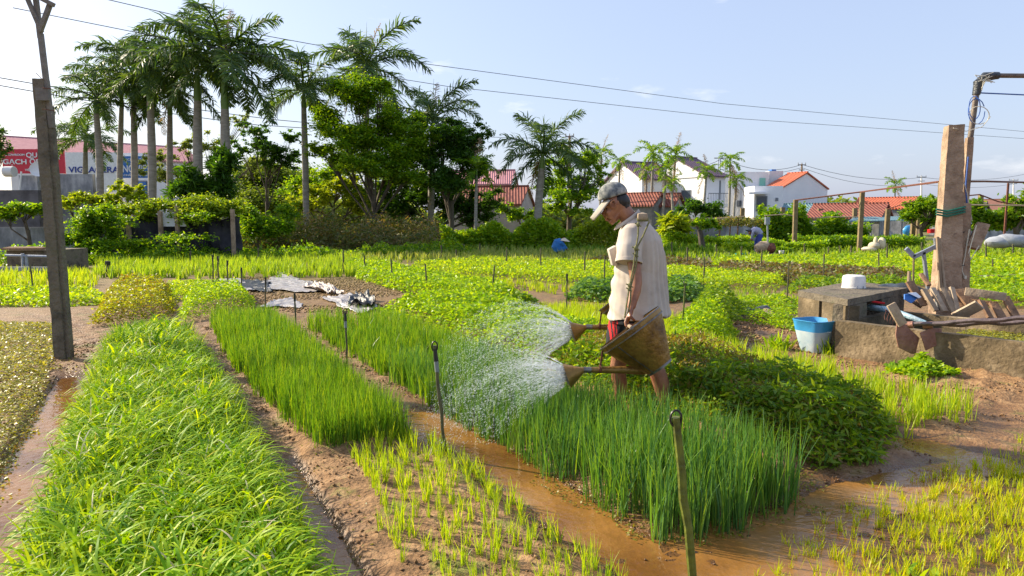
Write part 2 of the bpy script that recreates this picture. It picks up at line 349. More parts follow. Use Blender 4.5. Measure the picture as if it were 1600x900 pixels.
def polypts(poly, n=None, dens=None, wob=.0):
    a = np.array([[p[0], p[1]] for p in poly]); lo, hi = a.min(0), a.max(0); ar = np.prod(hi-lo)
    N = int(dens*ar); x = RNG.uniform(lo[0], hi[0], N); y = RNG.uniform(lo[1], hi[1], N)
    if wob: dx, dy = noise(x/wob/3, y/wob/3, 0, 3)*wob, noise(x/wob/3, y/wob/3, 9, 4)*wob
    else: dx = dy = 0
    k = inpoly(x+dx, y+dy, [tuple(p) for p in a]); return x[k], y[k]
def edgedist(x, y, poly):
    d = np.full(len(x), 1e9); n = len(poly)
    for i in range(n):
        a = np.array(poly[i][:2]); b = np.array(poly[(i+1) % n][:2]); e = b-a; t = np.clip(((x-a[0])*e[0]+(y-a[1])*e[1])/(e@e+1e-9), 0, 1)
        d = np.minimum(d, np.hypot(x-a[0]-t*e[0], y-a[1]-t*e[1]))
    return d
def uvrect(u0, u1, v0, v1): return [UV(u0, v0), UV(u0, v1), UV(u1, v1), UV(u1, v0)]
def pxpoly(pts): return [G(*p) for p in pts]

# ---------------------------------------------------------------- ground sheet
BEDS = [(0.3, 9.9, -.50, .40, .035), (4.35, 10.0, .80, 1.36, .04), (0.5, 4.35, .82, 1.66, .02), (2.80, 10.2, 2.22, 2.94, .028), (2.85, 10.3, 3.32, 4.45, .06), (2.9, 9.0, 4.75, 5.55, .03)]
def ground_h(x, y):
    u, v = touv(x, y); z = np.zeros_like(x)
    wet = sst(6.2, 4.6, u)*sst(1.5, 1.62, v)*sst(2.2, 2.0, v)
    wet = np.maximum(wet, sst(2.72, 2.45, u)*sst(1.65, 1.95, v)*sst(5.0, 4.3, v))
    wet = np.maximum(wet, sst(8.5, 7.5, u)*sst(-1.0, -.9, v)*sst(-.5, -.62, v)*1.25)
    wet = np.maximum(wet, sst(4.7, 4.2, u)*sst(.46, .52, v)*sst(.76, .70, v)*1.2)
    wet = np.maximum(wet, sst(3.2, 2.8, u)*sst(4.3, 4.5, v)*sst(4.95, 4.7, v))
    z = z-.045*wet
    front = sst(2.3, 1.9, u)*sst(2.6, 3.2, v); z = z+.022*front
    for (u0, u1, v0, v1, h) in BEDS:
        e = .10; z = z+h*sst(u0-e, u0+e*.4, u)*sst(u1+e, u1-e, u)*sst(v0-e, v0+e*.4, v)*sst(v1+e, v1-e*.4, v)
    near = sst(16, 9, np.hypot(x, y))
    z = z+near*(.014*fbm(x*3, y*3, 0, 3, 5)+.020*fbm(x*13, y*13, 0, 4, 8)*(1-.5*wet))
    mound = np.exp(-(((x-4.2)/.9)**2+((y-5.9)/.5)**2)); z = z+.07*mound*(1+.5*fbm(x*8, y*8, 0, 3, 2))
    z = z-.5*sst(300, 600, np.hypot(x, y))
    return z
def gz(x, y): return ground_h(np.asarray(x, float), np.asarray(y, float))
def grow(a, b, r, lim):
    out = [b]; s = a
    while out[-1] < lim: s *= r; out.append(out[-1]+s)
    return out[1:]
xs = np.arange(-6.4, 6.4, .028); xr = grow(.028, 6.4, 1.07, 1500); xs = np.concatenate([[-q for q in xr[::-1]], xs, xr])
ys = np.arange(1.2, 10, .028); yr = grow(.028, 10, 1.045, 1500); yn = grow(.028, -1.2, 1.12, 300); ys = np.concatenate([[-q for q in yn[::-1]], ys, yr])
X, Y = np.meshgrid(xs, ys); Z = ground_h(X, Y); nx, ny = len(xs), len(ys)
ii = (np.arange(ny-1)[:, None]*nx+np.arange(nx-1)[None]).ravel()
m, t, p, o = nodes('garden_soil')
tcn = t.nodes.new('ShaderNodeTexCoord'); geo = t.nodes.new('ShaderNodeNewGeometry')
n1 = t.nodes.new('ShaderNodeTexNoise'); n1.inputs['Scale'].default_value = 9; n1.inputs['Detail'].default_value = 9; n1.inputs['Roughness'].default_value = .7; t.links.new(tcn.outputs['Object'], n1.inputs['Vector'])
r1 = ramp(t, [(.3, (.11, .058, .024)), (.5, (.28, .155, .068)), (.72, (.46, .295, .15))]); t.links.new(n1.outputs[0], r1.inputs[0])
n2 = t.nodes.new('ShaderNodeTexNoise'); n2.inputs['Scale'].default_value = 2.6; n2.inputs['Detail'].default_value = 8; n2.inputs['Roughness'].default_value = .75; t.links.new(tcn.outputs['Object'], n2.inputs['Vector'])
r2 = ramp(t, [(.54, (0, 0, 0)), (.64, (1, 1, 1))]); t.links.new(n2.outputs[0], r2.inputs[0])
sx = t.nodes.new('ShaderNodeSeparateXYZ'); t.links.new(geo.outputs['Position'], sx.inputs[0])
far = t.nodes.new('ShaderNodeMapRange'); far.inputs['From Min'].default_value = 9; far.inputs['From Max'].default_value = 26; t.links.new(sx.outputs['Y'], far.inputs['Value'])
mxm = t.nodes.new('ShaderNodeMath'); mxm.operation = 'MAXIMUM'; t.links.new(r2.outputs[0], mxm.inputs[0]); t.links.new(far.outputs[0], mxm.inputs[1])
gm = t.nodes.new('ShaderNodeMath'); gm.operation = 'MULTIPLY'; gm.inputs[1].default_value = .75; t.links.new(mxm.outputs[0], gm.inputs[0])
mc = t.nodes.new('ShaderNodeMix'); mc.data_type = 'RGBA'; t.links.new(gm.outputs[0], mc.inputs['Factor']); t.links.new(r1.outputs[0], mc.inputs['A']); mc.inputs['B'].default_value = (.14, .20, .025, 1)
# damp soil is darker and smoother close to the water level
wl = t.nodes.new('ShaderNodeMapRange'); wl.inputs['From Min'].default_value = -.03; wl.inputs['From Max'].default_value = .02; t.links.new(sx.outputs['Z'], wl.inputs['Value'])
md = t.nodes.new('ShaderNodeMix'); md.data_type = 'RGBA'; t.links.new(wl.outputs[0], md.inputs['Factor']); md.inputs['A'].default_value = (.13, .062, .022, 1); t.links.new(mc.outputs['Result'], md.inputs['B'])
t.links.new(md.outputs['Result'], p.inputs['Base Color'])
rg = t.nodes.new('ShaderNodeMapRange'); rg.inputs['To Min'].default_value = .25; rg.inputs['To Max'].default_value = .95; t.links.new(wl.outputs[0], rg.inputs['Value']); t.links.new(rg.outputs[0], p.inputs['Roughness'])
nb = t.nodes.new('ShaderNodeTexNoise'); nb.inputs['Scale'].default_value = 45; nb.inputs['Detail'].default_value = 6; t.links.new(tcn.outputs['Object'], nb.inputs['Vector'])
bp = t.nodes.new('ShaderNodeBump'); bp.inputs['Strength'].default_value = .8; bp.inputs['Distance'].default_value = .02; t.links.new(nb.outputs[0], bp.inputs['Height']); t.links.new(bp.outputs[0], p.inputs['Normal'])
M_soil = m
gr = npmesh('ground', np.stack([X, Y, Z], 2).reshape(-1, 3), np.stack([ii, ii+1, ii+nx+1, ii+nx], 1), m, smooth=True); tag(gr, kind='structure')
# muddy water standing in the furrows
m, t, p, o = nodes('muddy_water'); p.inputs['Roughness'].default_value = .04; p.inputs['IOR'].default_value = 1.33
c = t.nodes.new('ShaderNodeTexCoord'); n = t.nodes.new('ShaderNodeTexNoise'); n.inputs['Scale'].default_value = 1.4; n.inputs['Detail'].default_value = 8; t.links.new(c.outputs['Object'], n.inputs['Vector'])
r = ramp(t, [(.35, (.13, .055, .014)), (.52, (.28, .135, .035)), (.72, (.30, .20, .12))]); t.links.new(n.outputs[0], r.inputs[0]); t.links.new(r.outputs[0], p.inputs['Base Color'])
n = t.nodes.new('ShaderNodeTexNoise'); n.inputs['Scale'].default_value = 22; n.inputs['Detail'].default_value = 3; t.links.new(c.outputs['Object'], n.inputs['Vector']); b = t.nodes.new('ShaderNodeBump'); b.inputs['Strength'].default_value = .30; b.inputs['Distance'].default_value = .02
t.links.new(n.outputs[0], b.inputs['Height']); t.links.new(b.outputs[0], p.inputs['Normal'])
mb = MB()
mb.add([UV(-1.5, -1.2, -.035), UV(-1.5, 7, -.035), UV(8.0, 7, -.035), UV(8.0, -1.2, -.035)], [(0, 1, 2, 3)])
tag(mb.build('water', m), kind='structure')
# ---------------------------------------------------------------- crops (uncountable foliage)
def stuff(name, label, cat, V, F, m, smooth=False):
    o = npmesh(name, V, F, m, smooth=smooth); tag(o, label, cat, kind='stuff'); return o
def thin(x, y, keep_near=5, power=1.5):                      # fewer, larger plants the farther away
    d = np.hypot(x, y); k = RNG.random(len(x)) < np.minimum(1, (keep_near/d)**power); return x[k], y[k], np.maximum(1, (np.hypot(x[k], y[k])/keep_near)**(power/2))
ACR = math.atan2(VH[1], VH[0])
# long-leaved bed in the left foreground
pa = [UV(.3, -.54), UV(.3, .44), UV(3, .50), UV(5, .45), UV(7.2, .38), UV(9.3, .26), UV(9.8, -.1), UV(9.4, -.55), UV(6, -.56)]
x, y = polypts(pa, dens=2700, wob=.05); x, y, s = thin(x, y, 4.5, 1.3)
ed = edgedist(x, y, pa); hm = .05+.13*sst(0, .16, ed)+.05*noise(x*3, y*3, 0, 7)+.035*noise(x*9, y*9, 0, 3)
z = gz(x, y)+hm*RNG.uniform(.35, 1, len(x))
u_, v_ = touv(x, y); cv = -.05; base = ACR+np.pi*(RNG.random(len(x)) < .5); outw = np.where(v_ > cv, ACR, ACR+np.pi)
fl = noise(x*2.3, y*2.3, 0, 17)*1.6                                       # clumps that flop the same way
az = outw*0+np.where(RNG.random(len(x)) < sst(.2, .0, ed)*.5+.1, outw, ACR+fl+RNG.normal(0, 1.7, len(x)))+RNG.normal(0, .4, len(x))
V, F = blades(np.stack([x, y, z], 1), RNG.uniform(.13, .29, len(x))*(.6+.45*sst(0, .16, ed)), RNG.uniform(.008, .0165, len(x))*s, az, RNG.uniform(.35, 1.3, len(x)), RNG.uniform(1.2, 2.5, len(x)), 5)
stuff('long_leaf_crop', 'dense bed of glossy bright green strap-leaved plants in the left foreground', 'leaf crop', V, F, L_long)
k = RNG.random(len(x)) < .035
V, F = blades(np.stack([x, y, z+.05], 1)[k], RNG.uniform(.08, .2, k.sum()), .008, None, RNG.uniform(.6, 1.3, k.sum()), 1.0, 4)
stuff('dry_leaf_litter', 'pale dry leaf tips scattered over the strap-leaved bed', 'dry leaves', V, F, L_dry)
x, y = polypts(pa, dens=900); z = gz(x, y)+.02; V, F = blades(np.stack([x, y, z], 1), RNG.uniform(.15, .28, len(x)), .014, None, .2, .5, 3)
stuff('leaf_crop_stems', 'darker stems and under-leaves inside the strap-leaved bed', 'leaf crop', V, F, L_dark)

def scallions(poly, tuft_d, per, h, name, label, m, W=.0048, near=4.5, lean=.13, power=1.35, spread=.03, curve=.22, cat='scallion crop', hnoise=.12, jit=None, hf=None, grid=None):
    if grid:                                              # planted on a loose grid, as by hand
        a = np.array([touv(p[0], p[1]) for p in poly]); gu, gv = np.meshgrid(np.arange(a[:, 0].min(), a[:, 0].max(), grid), np.arange(a[:, 1].min(), a[:, 1].max(), grid)); gu = gu.ravel()+RNG.normal(0, grid*.2, gu.size); gv = gv.ravel()+RNG.normal(0, grid*.2, gv.size)
        x, y = K*(gu*UH[0]+gv*VH[0]), K*(gu*UH[1]+gv*VH[1]); k = inpoly(x, y, [tuple(p[:2]) for p in poly]); x, y = x[k], y[k]
    else: x, y = polypts(poly, dens=tuft_d, wob=.03)
    x, y, s = thin(x, y, near, power); n = len(x)
    xx = np.repeat(x, per)+RNG.normal(0, spread/2, n*per); yy = np.repeat(y, per)+RNG.normal(0, spread/2, n*per); ss = np.repeat(s, per)
    hh = h*(1+hnoise*np.repeat(noise(x*2.5, y*2.5, 0, 31), per)*1.5)*RNG.uniform(.55, 1.08, n*per)*(1 if hf is None else np.repeat(hf(x, y), per))
    V, F = blades(np.stack([xx, yy, gz(xx, yy)-.01], 1), hh, W*ss*RNG.uniform(.7, 1.25, n*per), None, np.abs(RNG.normal(0, lean, n*per)), RNG.normal(curve, curve, n*per), 3)
    return stuff(name, label, cat, V, F, m)
p1 = [UV(4.35, .84), UV(4.3, 1.48), UV(7, 1.46), UV(10.6, 1.48), UV(10.9, .62), UV(8, .60), UV(6, .72)]
scallions(p1, 420, 13, .29, 'scallion_crop', 'tall thin green scallion bed running beside the strap-leaved bed', L_sca, grid=.052)
p2 = [UV(2.40, 2.08), UV(2.38, 2.6), UV(2.48, 3.10), UV(3.1, 3.04), UV(3.7, 2.95), UV(5, 2.88), UV(6.3, 2.9), UV(6.3, 1.88), UV(5, 1.94), UV(3.5, 2.02)]
scallions(p2, 165, 18, .335, 'tufted_scallion_crop', 'blue-green scallion bed in thick tufts in front of the man', L_scb, W=.0068, spread=.045, lean=.12, grid=.088, hf=lambda x, y: 1+.24*sst(3.6, 2.6, touv(x, y)[0]))
scallions([UV(5, 1.93), UV(5, 3.0), UV(9.6, 3.0), UV(9.8, 1.76), UV(7, 1.84)], 330, 11, .27, 'young_scallion_crop', 'mid-green scallions under the water spray and beyond it', L_sca, grid=.058)
# sparse young tufts beyond the dark herb bed
scallions([UV(2.9, 4.65), UV(2.85, 5.6), UV(9.5, 5.8), UV(9.5, 4.6), UV(5, 4.5)], 190, 11, .23, 'sparse_scallion_crop', 'sparse light green scallions between the dark herb bed and the dirt path', L_seed, W=.006, lean=.2, spread=.04)

# seedling tufts in the near bed: each one a plant of its own
proto = []
for q in range(6):
    n = 15+q*2; P = np.stack([RNG.normal(0, .012, n), RNG.normal(0, .012, n), np.full(n, -.005)], 1)
    V, F = blades(P, RNG.uniform(.08, .17, n), RNG.uniform(.0035, .0055, n), None, np.abs(RNG.normal(0, .18, n)), RNG.normal(.25, .2, n), 3); proto.append((V, F))
meshes = []
cnt = 0
for row in range(26):
    for col in range(8):
        u = 1.75+row*.102+random.uniform(-.03, .03); v = .90+col*.104+random.uniform(-.03, .03)
        if u > 4.3 or random.random() < .05: continue
        if col < 1 and u > 3.2: continue
        p = UV(u, v); z = float(gz(p.x, p.y)); q = cnt % 6
        if cnt < 6: o = npmesh('seedling_tuft', *proto[q], L_seed); meshes.append(o.data)
        else: o = bpy.data.objects.new('seedling_tuft', meshes[q]); C.objects.link(o)
        o.location = (p.x, p.y, z); s = random.uniform(.6, 1.0)*(1+.14*(u-3)); o.scale = (s, s, s*random.uniform(.85, 1.1)); o.rotation_euler = (0, 0, random.uniform(0, 6.28))
        tag(o, 'small yellow-green scallion tuft planted in rows on the bare near bed', 'seedling', 'seedling tufts in the near bed'); cnt += 1
# tiny sprouts in the right foreground
pf = [UV(.7, 2.0), UV(1.98, 2.1), UV(2.2, 2.7), UV(2.42, 3.6), UV(2.50, 6.4), UV(.7, 6.4)]
x, y = polypts(pf, dens=540, wob=.06); keep = RNG.random(len(x)) < .25+.75*sst(0, .35, edgedist(x, y, pf)); x, y = x[keep], y[keep]
per = 7; n = len(x); xx = np.repeat(x, per)+RNG.normal(0, .010, n*per); yy = np.repeat(y, per)+RNG.normal(0, .010, n*per)
V, F = blades(np.stack([xx, yy, gz(xx, yy)-.005], 1), RNG.uniform(.03, .085, n*per), .0045, None, np.abs(RNG.normal(0, .28, n*per)), .3, 3)
stuff('sprout_crop', 'short yellow sprouts over the wet soil in the right foreground', 'sprout crop', V, F, L_spr)
# clods and crumbs of soil
x, y = RNG.uniform(-5, 6, 70000), RNG.uniform(1.4, 9, 70000); uu, vv = touv(x, y)
k = ((noise(x*4, y*4, 0, 61) > -.1) & (gz(x, y) > -.036) & ((vv > .5) & ((vv < 2.3) | (vv > 2.9)) | (vv < -.72))); x, y = x[k][:26000], y[k][:26000]; n = len(x); r = RNG.uniform(.003, .011, n)*np.maximum(1, np.hypot(x, y)/4)**.5
c = np.stack([x, y, gz(x, y)+r*.2], 1); dv = np.array([[1, 0, 0], [0, 1, 0], [-1, 0, 0], [0, -1, 0], [0, 0, .8], [0, 0, -.6]]); V = (c[:, None]+dv[None]*r[:, None, None]*RNG.uniform(.6, 1.4, (n, 6, 1))+RNG.normal(0, 1, (n, 6, 3))*r[:, None, None]*.2).reshape(-1, 3)
b_ = (np.arange(n)*6)[:, None]; F = np.concatenate([b_+np.array([q]) for q in ((0, 1, 4), (1, 2, 4), (2, 3, 4), (3, 0, 4), (1, 0, 5), (2, 1, 5), (3, 2, 5), (0, 3, 5))])
stuff('soil_clods', 'loose crumbs and clods of soil between the beds', 'soil clods', V, F, M_soil, True)
x, y = polypts(pxpoly([(335, 444), (400, 500), (560, 505), (720, 470), (900, 476), (900, 452), (760, 440), (560, 430), (340, 434)]), dens=260); x2, y2 = polypts(pxpoly([(1100, 540), (1300, 570), (1250, 500), (1130, 480)]), dens=500); x = np.concatenate([x, x2]); y = np.concatenate([y, y2])
k = noise(x*1.2, y*1.2, 0, 15) > -.2; x, y = x[k], y[k]; n = len(x); r = RNG.uniform(.008, .035, n); c = np.stack([x, y, gz(x, y)+r*.1], 1); V = (c[:, None]+dv[None]*r[:, None, None]*RNG.uniform(.5, 1.3, (n, 6, 1))).reshape(-1, 3)
b_ = (np.arange(n)*6)[:, None]; F = np.concatenate([b_+np.array([q]) for q in ((0, 1, 4), (1, 2, 4), (2, 3, 4), (3, 0, 4), (1, 0, 5), (2, 1, 5), (3, 2, 5), (0, 3, 5))])
stuff('soil_clods', 'coarse clods on the dug bare soil patches farther back', 'soil clods', V, F, M_soil, True)
# low weeds and litter along the furrows
parts = []
for (poly, dn) in (([UV(2.3, 1.95), UV(2.3, 3.3), UV(2.75, 3.4), UV(2.75, 2.3), UV(5, 2.16), UV(5, 1.98)], 3200), ([UV(1.5, .62), UV(1.5, .85), UV(10, .85), UV(10, .5)], 260), ([UV(3, 1.55), UV(3, 1.75), UV(10, 1.9), UV(10, 1.6)], 260),
                   ([UV(2.7, 3.05), UV(2.7, 4.6), UV(3.0, 4.6), UV(3.0, 3.05)], 2500), ([UV(1, -.8), UV(1, -1.1), UV(9, -1.2), UV(9, -.8)], 350), ([UV(4.2, 1.7), UV(10, 1.75), UV(10, 2.3), UV(4.2, 2.0)], 130)):
    x, y = polypts(poly, dens=dn, wob=.08); k = noise(x*5, y*5, 0, 12) > -.25; x, y = x[k], y[k]; parts.append(leaves(np.stack([x, y, gz(x, y)+RNG.uniform(0, .025, len(x))], 1), RNG.uniform(.008, .024, len(x)), RNG.uniform(.006, .016, len(x)), .6))
V, F = join(parts); stuff('furrow_weeds', 'tiny weeds and fallen leaves along the edges of the furrows', 'weeds', V, F, leafmat('tiny_weeds', [(.12, .16, .02), (.24, .27, .03), (.30, .20, .08)], .4))

def herb(poly, h, dens, L, W, name, label, m, near=6, cat='herb bed', clump=.16, edge=.25, up=.6, wob=.05, power=1.4, amp=.35, rows=None, depth=.6, fold=.15, droop=0, P2=None):
    x, y = polypts(poly, dens=dens, wob=wob); x, y, s = thin(x, y, near, power); ed = edgedist(x, y, poly)
    cn = noise(x/clump, y/clump, 0, 41)*.6+noise(x/clump/2.3, y/clump/2.3, 0, 43)*.4
    top = h*(.25+.75*sst(0, edge, ed))*(1+amp*cn)
    if P2 is not None: top = top*P2(x, y)
    z = gz(x, y)+top*(1-depth*RNG.random(len(x))**1.6); k = top > .02; x, y, z, s = x[k], y[k], z[k], s[k]
    V, F = leaves(np.stack([x, y, z], 1), L*s*RNG.uniform(.6, 1.3, len(x)), W*s*RNG.uniform(.7, 1.2, len(x)), up, fold, droop=droop)
    return stuff(name, label, cat, V, F, m)
# dark herb bed right of the man
pd = [UV(2.72, 3.42), UV(2.66, 3.9), UV(2.85, 4.45), UV(4, 4.5), UV(5.4, 4.5), UV(5.9, 3.9), UV(5.6, 3.30), UV(4, 3.28)]
herb(pd, .30, 7500, .066, .019, 'dark_herb_bed', 'dark pointed-leaved herb bed right of the man', L_dark, near=5, clump=.22, edge=.18, up=.32, amp=.38, fold=.08, depth=.85, droop=.25)
herb(pd, .29, 2600, .035, .012, 'herb_flower_stalks', 'brownish flowering tips on top of the dark herb bed', leafmat('herb_tip', [(.20, .20, .03), (.28, .18, .06), (.18, .22, .03)], .4), clump=.5, up=.1, near=5, amp=.5, depth=.1)
# lime herb bed behind the man
herb([UV(5.8, 3.2), UV(5.6, 4.6), UV(10.3, 4.9), UV(10.9, 3.15)], .27, 6500, .035, .024, 'lime_mint_bed', 'bright lime mint bed behind the water spray', L_mint, clump=.2, amp=.45)
# bushy weeds around the looped stake
herb([G(1045, 548), G(1150, 548), G(1150, 520), G(1110, 500), G(1055, 505)], .30, 6000, .04, .02, 'weedy_herb_clump', 'leafy weeds round the thin looped stake right of the man', L_mint, clump=.2, amp=.6)
herb([G(1075, 512), G(1150, 508), G(1155, 480), G(1085, 478)], .42, 5000, .045, .02, 'basil_clump', 'taller green basil bush beside the dark netting heap', L_dark, clump=.3, amp=.5)
herb([G(1145, 500), G(1245, 520), G(1245, 470), G(1150, 470)], .12, 3500, .035, .02, 'low_leafy_weeds', 'low light green weeds left of the concrete box', L_mint, clump=.2, amp=.8)
scallions([G(780, 503), G(960, 540), G(1060, 550), G(1060, 500), G(960, 478), G(850, 480)], 200, 8, .16, 'low_grass_strip', 'thin low bright grass strip behind the man', L_seed, W=.005, near=7)
# brownish floating cover bed on the far left
pc = [UV(.6, -.88), UV(2.2, -.86), UV(4, -.80), UV(6, -.80), UV(8, -.98), UV(11.6, -1.15), UV(12, -1.6), UV(12.6, -5), UV(11, -9), UV(.6, -7)]
herb(pc, .07, 4200, .024, .017, 'ground_cover_crop', 'low olive brown leafy ground cover left of the leaning pole', L_cover, near=6, edge=.3, up=.75, amp=.5, clump=.12, wob=.08, depth=.8, power=1.5)
# second line of beds
herb(pxpoly([(140, 512), (275, 495), (266, 452), (175, 450)]), .30, 2800, .04, .025, 'reddish_herb_bed', 'yellow-green herb mound with reddish stems beyond the strap-leaved bed', leafmat('reddish_herb', [(.20, .13, .03), (.24, .30, .02), (.36, .42, .03)], .5), near=9, amp=.35)
herb(pxpoly([(280, 506), (400, 484), (388, 462), (290, 462)]), .34, 3500, .035, .022, 'rounded_herb_bush', 'rounded green herb clump left of the plastic sheets', L_mint, near=9, amp=.35)
herb(pxpoly([(262, 472), (345, 465), (325, 447), (250, 447)]), .15, 2200, .035, .025, 'pale_herb_patch', 'pale yellow herb patch behind the rounded herb clump', L_yel, near=9)
herb(pxpoly([(60, 480), (170, 478), (150, 455), (-60, 455), (-60, 480)]), .12, 1500, .05, .04, 'yellow_lettuce_strip', 'yellow leafy strip behind the left pole', L_yel, near=10)
scallions(pxpoly([(-40, 455), (160, 452), (150, 432), (-60, 432)]), 60, 9, .30, 'left_grass_strip', 'light green grassy crop strip by the far left tank', L_seed, W=.010, near=9, cat='grass crop', lean=.2)
scallions(pxpoly([(150, 437), (345, 437), (570, 433), (630, 424), (520, 396), (150, 402)]), 60, 9, .34, 'grassy_crop', 'wide yellow-green grassy crop behind the bare soil patch', L_grass, W=.011, near=9, cat='grass crop', lean=.2)
herb(pxpoly([(558, 437), (608, 452), (667, 466), (740, 478), (800, 476), (802, 460), (700, 440), (600, 420), (540, 417)]), .26, 2300, .045, .035, 'green_mint_strip', 'bright green mint strip along the right edge of the bare soil', L_mint, near=10, amp=.3, edge=.2, clump=.2)
herb(pxpoly([(700, 432), (960, 450), (1215, 454), (1240, 437), (960, 418), (760, 408), (640, 418)]), .2, 1400, .045, .035, 'lime_herb_strip', 'broad lime leafy strip running behind the man at chest height', L_yel, near=10, amp=.35, edge=.2, clump=.25)
scallions(pxpoly([(720, 442), (800, 452), (960, 470), (1060, 472), (960, 455), (700, 434)]), 80, 8, .16, 'fine_grass_strip', 'fine yellow grass strip next to the brown furrow', L_seed, W=.009, near=9, cat='grass crop')
herb(pxpoly([(885, 470), (1000, 476), (1100, 470), (1100, 452), (900, 452)]), .28, 1700, .07, .05, 'cabbage_patch', 'bluish broad-leaved vegetables left of the man', leafmat('cabbage_leaf', [(.07, .18, .03), (.13, .27, .05), (.22, .36, .14)], .4), near=10, amp=.6, clump=.35)
herb(pxpoly([(740, 478), (800, 492), (850, 487), (820, 468), (760, 464)]), .2, 1900, .08, .05, 'green_leafy_clump', 'dark broad-leaved clump at the end of the mint strip', L_dark, near=10, amp=.6, clump=.3)
for i, (pl, lb) in enumerate((([(905, 414), (960, 418), (1120, 430), (1112, 414), (960, 403)], 'low purple-brown leafy strip behind the man'), ([(1115, 432), (1240, 446), (1330, 450), (1410, 447), (1420, 430), (1200, 420), (1120, 414)], 'purple-brown leafy strip left of the concrete pillar'))):
    herb(pxpoly(pl), .20, 1000, .06, .05, 'purple_leaf_strip', lb, L_pur, near=11, amp=.35, edge=.3, clump=.25)
scallions(pxpoly([(430, 402), (800, 418), (965, 412), (965, 398), (700, 391), (420, 394)]), 34, 8, .36, 'silvery_grass_crop', 'silvery tall grass crop in front of the hedge', L_silver, W=.014, near=10, cat='grass crop', lean=.25, curve=.4)
scallions(pxpoly([(640, 393), (965, 398), (1120, 396), (1120, 387), (640, 386)]), 34, 8, .38, 'far_green_crop', 'darker green scallion strip at the far side of the field', L_sca, W=.018, near=10)
scallions(pxpoly([(1040, 404), (1180, 411), (1600, 402), (1700, 395), (1600, 388), (1120, 392), (1040, 394)]), 30, 8, .26, 'far_right_grass_crop', 'light grassy strip round the old pump', L_grass, W=.018, near=10, cat='grass crop')
herb(pxpoly([(1110, 418), (1300, 432), (1480, 430), (1700, 430), (1700, 402), (1300, 402), (1120, 406)]), .14, 900, .06, .05, 'yellow_lettuce_field', 'bright yellow lettuce rows around the trellis posts', L_yel, near=10, amp=.5, clump=.4)
herb(pxpoly([(1400, 446), (1500, 452), (1700, 452), (1700, 434), (1420, 434)]), .18, 900, .06, .05, 'lime_salad_bed', 'lime bed right of the leaning pillar', L_mint, near=10, amp=.4)
herb(pxpoly([(1500, 480), (1720, 484), (1720, 456), (1500, 456)]), .2, 1300, .05, .035, 'green_salad_bed', 'green bed just behind the row of clay bricks', L_mint, near=10, amp=.4)
herb(pxpoly([(1230, 458), (1330, 462), (1400, 462), (1420, 444), (1240, 444)]), .22, 1200, .055, .04, 'mixed_herb_bed', 'mixed green herbs behind the white pot', L_dark, near=10, amp=.5)
scallions(pxpoly([(1130, 470), (1250, 476), (1250, 456), (1130, 456)]), 60, 8, .12, 'thin_grass_patch', 'thin grass patch left of the white pot', L_grass, W=.009, near=9, cat='grass crop')
# short grass filling the gaps between far beds, out to the trees and houses
x = RNG.uniform(-45, 60, 60000); y = 16+32*RNG.random(60000)**.8; k = np.abs(x) < y*1.1+3; bare = [G(*q) for q in [(330, 442), (400, 500), (520, 520), (600, 500), (720, 470), (560, 430), (340, 430)]]
k &= ~inpoly(x, y, [tuple(b) for b in bare]); k &= noise(x*.25, y*.6, 0, 77) > -.15; x, y = x[k], y[k]
V, F = blades(np.stack([x, y, gz(x, y)], 1), RNG.uniform(.08, .22, len(x)), .03, None, .2, .4, 2, prof=[1, .8, .1])
stuff('field_grass', 'short grass between the far vegetable beds', 'grass', V, F, L_grass)
# weeds at the foot of the tank
def weeds(poly, h, dens, L, W, label, m, **k): return herb(poly, h, dens, L, W, 'leafy_weeds', label, m, near=6, cat='weeds', **k)
weeds(pxpoly([(1385, 588), (1440, 603), (1500, 600), (1470, 580), (1410, 572)]), .13, 7000, .045, .035, 'bushy weeds under the two hoe blades', L_mint, amp=.7, clump=.15)
def rosette(px, py, n, L, W, label, m, lean=.7):
    p = G(px, py); q = p.xy; x = q[0]+RNG.normal(0, .05, n); y = q[1]+RNG.normal(0, .04, n)
    V, F = blades(np.stack([x, y, gz(x, y)], 1), RNG.uniform(.5, 1.1, n)*L, W, None, RNG.uniform(.1, lean, n), RNG.uniform(.4, 1.3, n), 4)
    o = npmesh('weed_plant', V, F, m); tag(o, label, 'weed')
rosette(1215, 545, 60, .22, .030, 'dandelion-like weed left of the blue bucket', L_mint, 1.0)
rosette(1297, 553, 40, .22, .018, 'grassy weed in front of the blue bucket', L_mint, .8)
rosette(1432, 895, 9, .09, .03, 'small broad-leaved weed among the sprouts at the bottom edge', L_mint, 1.2)
# ---------------------------------------------------------------- person
YM = 4.80
def A(px, py, d=0.): return at(px, py, YM+d)
def person_root(label, loc): return thing('person', label, 'person', loc)
man = person_root('man in a grey cap, beige polo shirt and dark shorts watering the crops', Vector((A(1000, 656).x, YM, 0)))
mb = MB()
mb.tube([A(994, 520), A(996, 490), A(998, 440), A(998, 400), A(996, 370), A(990, 352)], [(.10, .14), (.10, .14), (.09, .13), (.10, .15), (.10, .16), (.07, .11)], 16, up=(1, 0, 0))
mb.tube([A(992, 356), A(983, 342), A(974, 329), A(968, 320)], [.068, .060, .058, .06], 14)
tilt = Matrix.Rotation(math.radians(-26), 3, 'Y')
HC = A(962, 316)
mb.ball(HC, (.088, .074, .092), 22, tilt)                                # cranium
mb.tube([A(961, 318), A(955, 332), A(952, 342)], [(.066, .062), (.056, .055), (.040, .042)], 14)    # face and jaw
mb.tube([A(968, 330), A(960, 342), A(953, 349)], [(.030, .055), (.026, .046), (.022, .028)], 12)   # jaw line to chin
mb.tube([A(947, 324), A(944, 331), A(941.6, 335.5)], [.009, .012, .0155], 8)          # nose bridge and tip
mb.ball(A(943.5, 336.5, -.012), .009, 8); mb.ball(A(943.5, 336.5, .012), .009, 8)
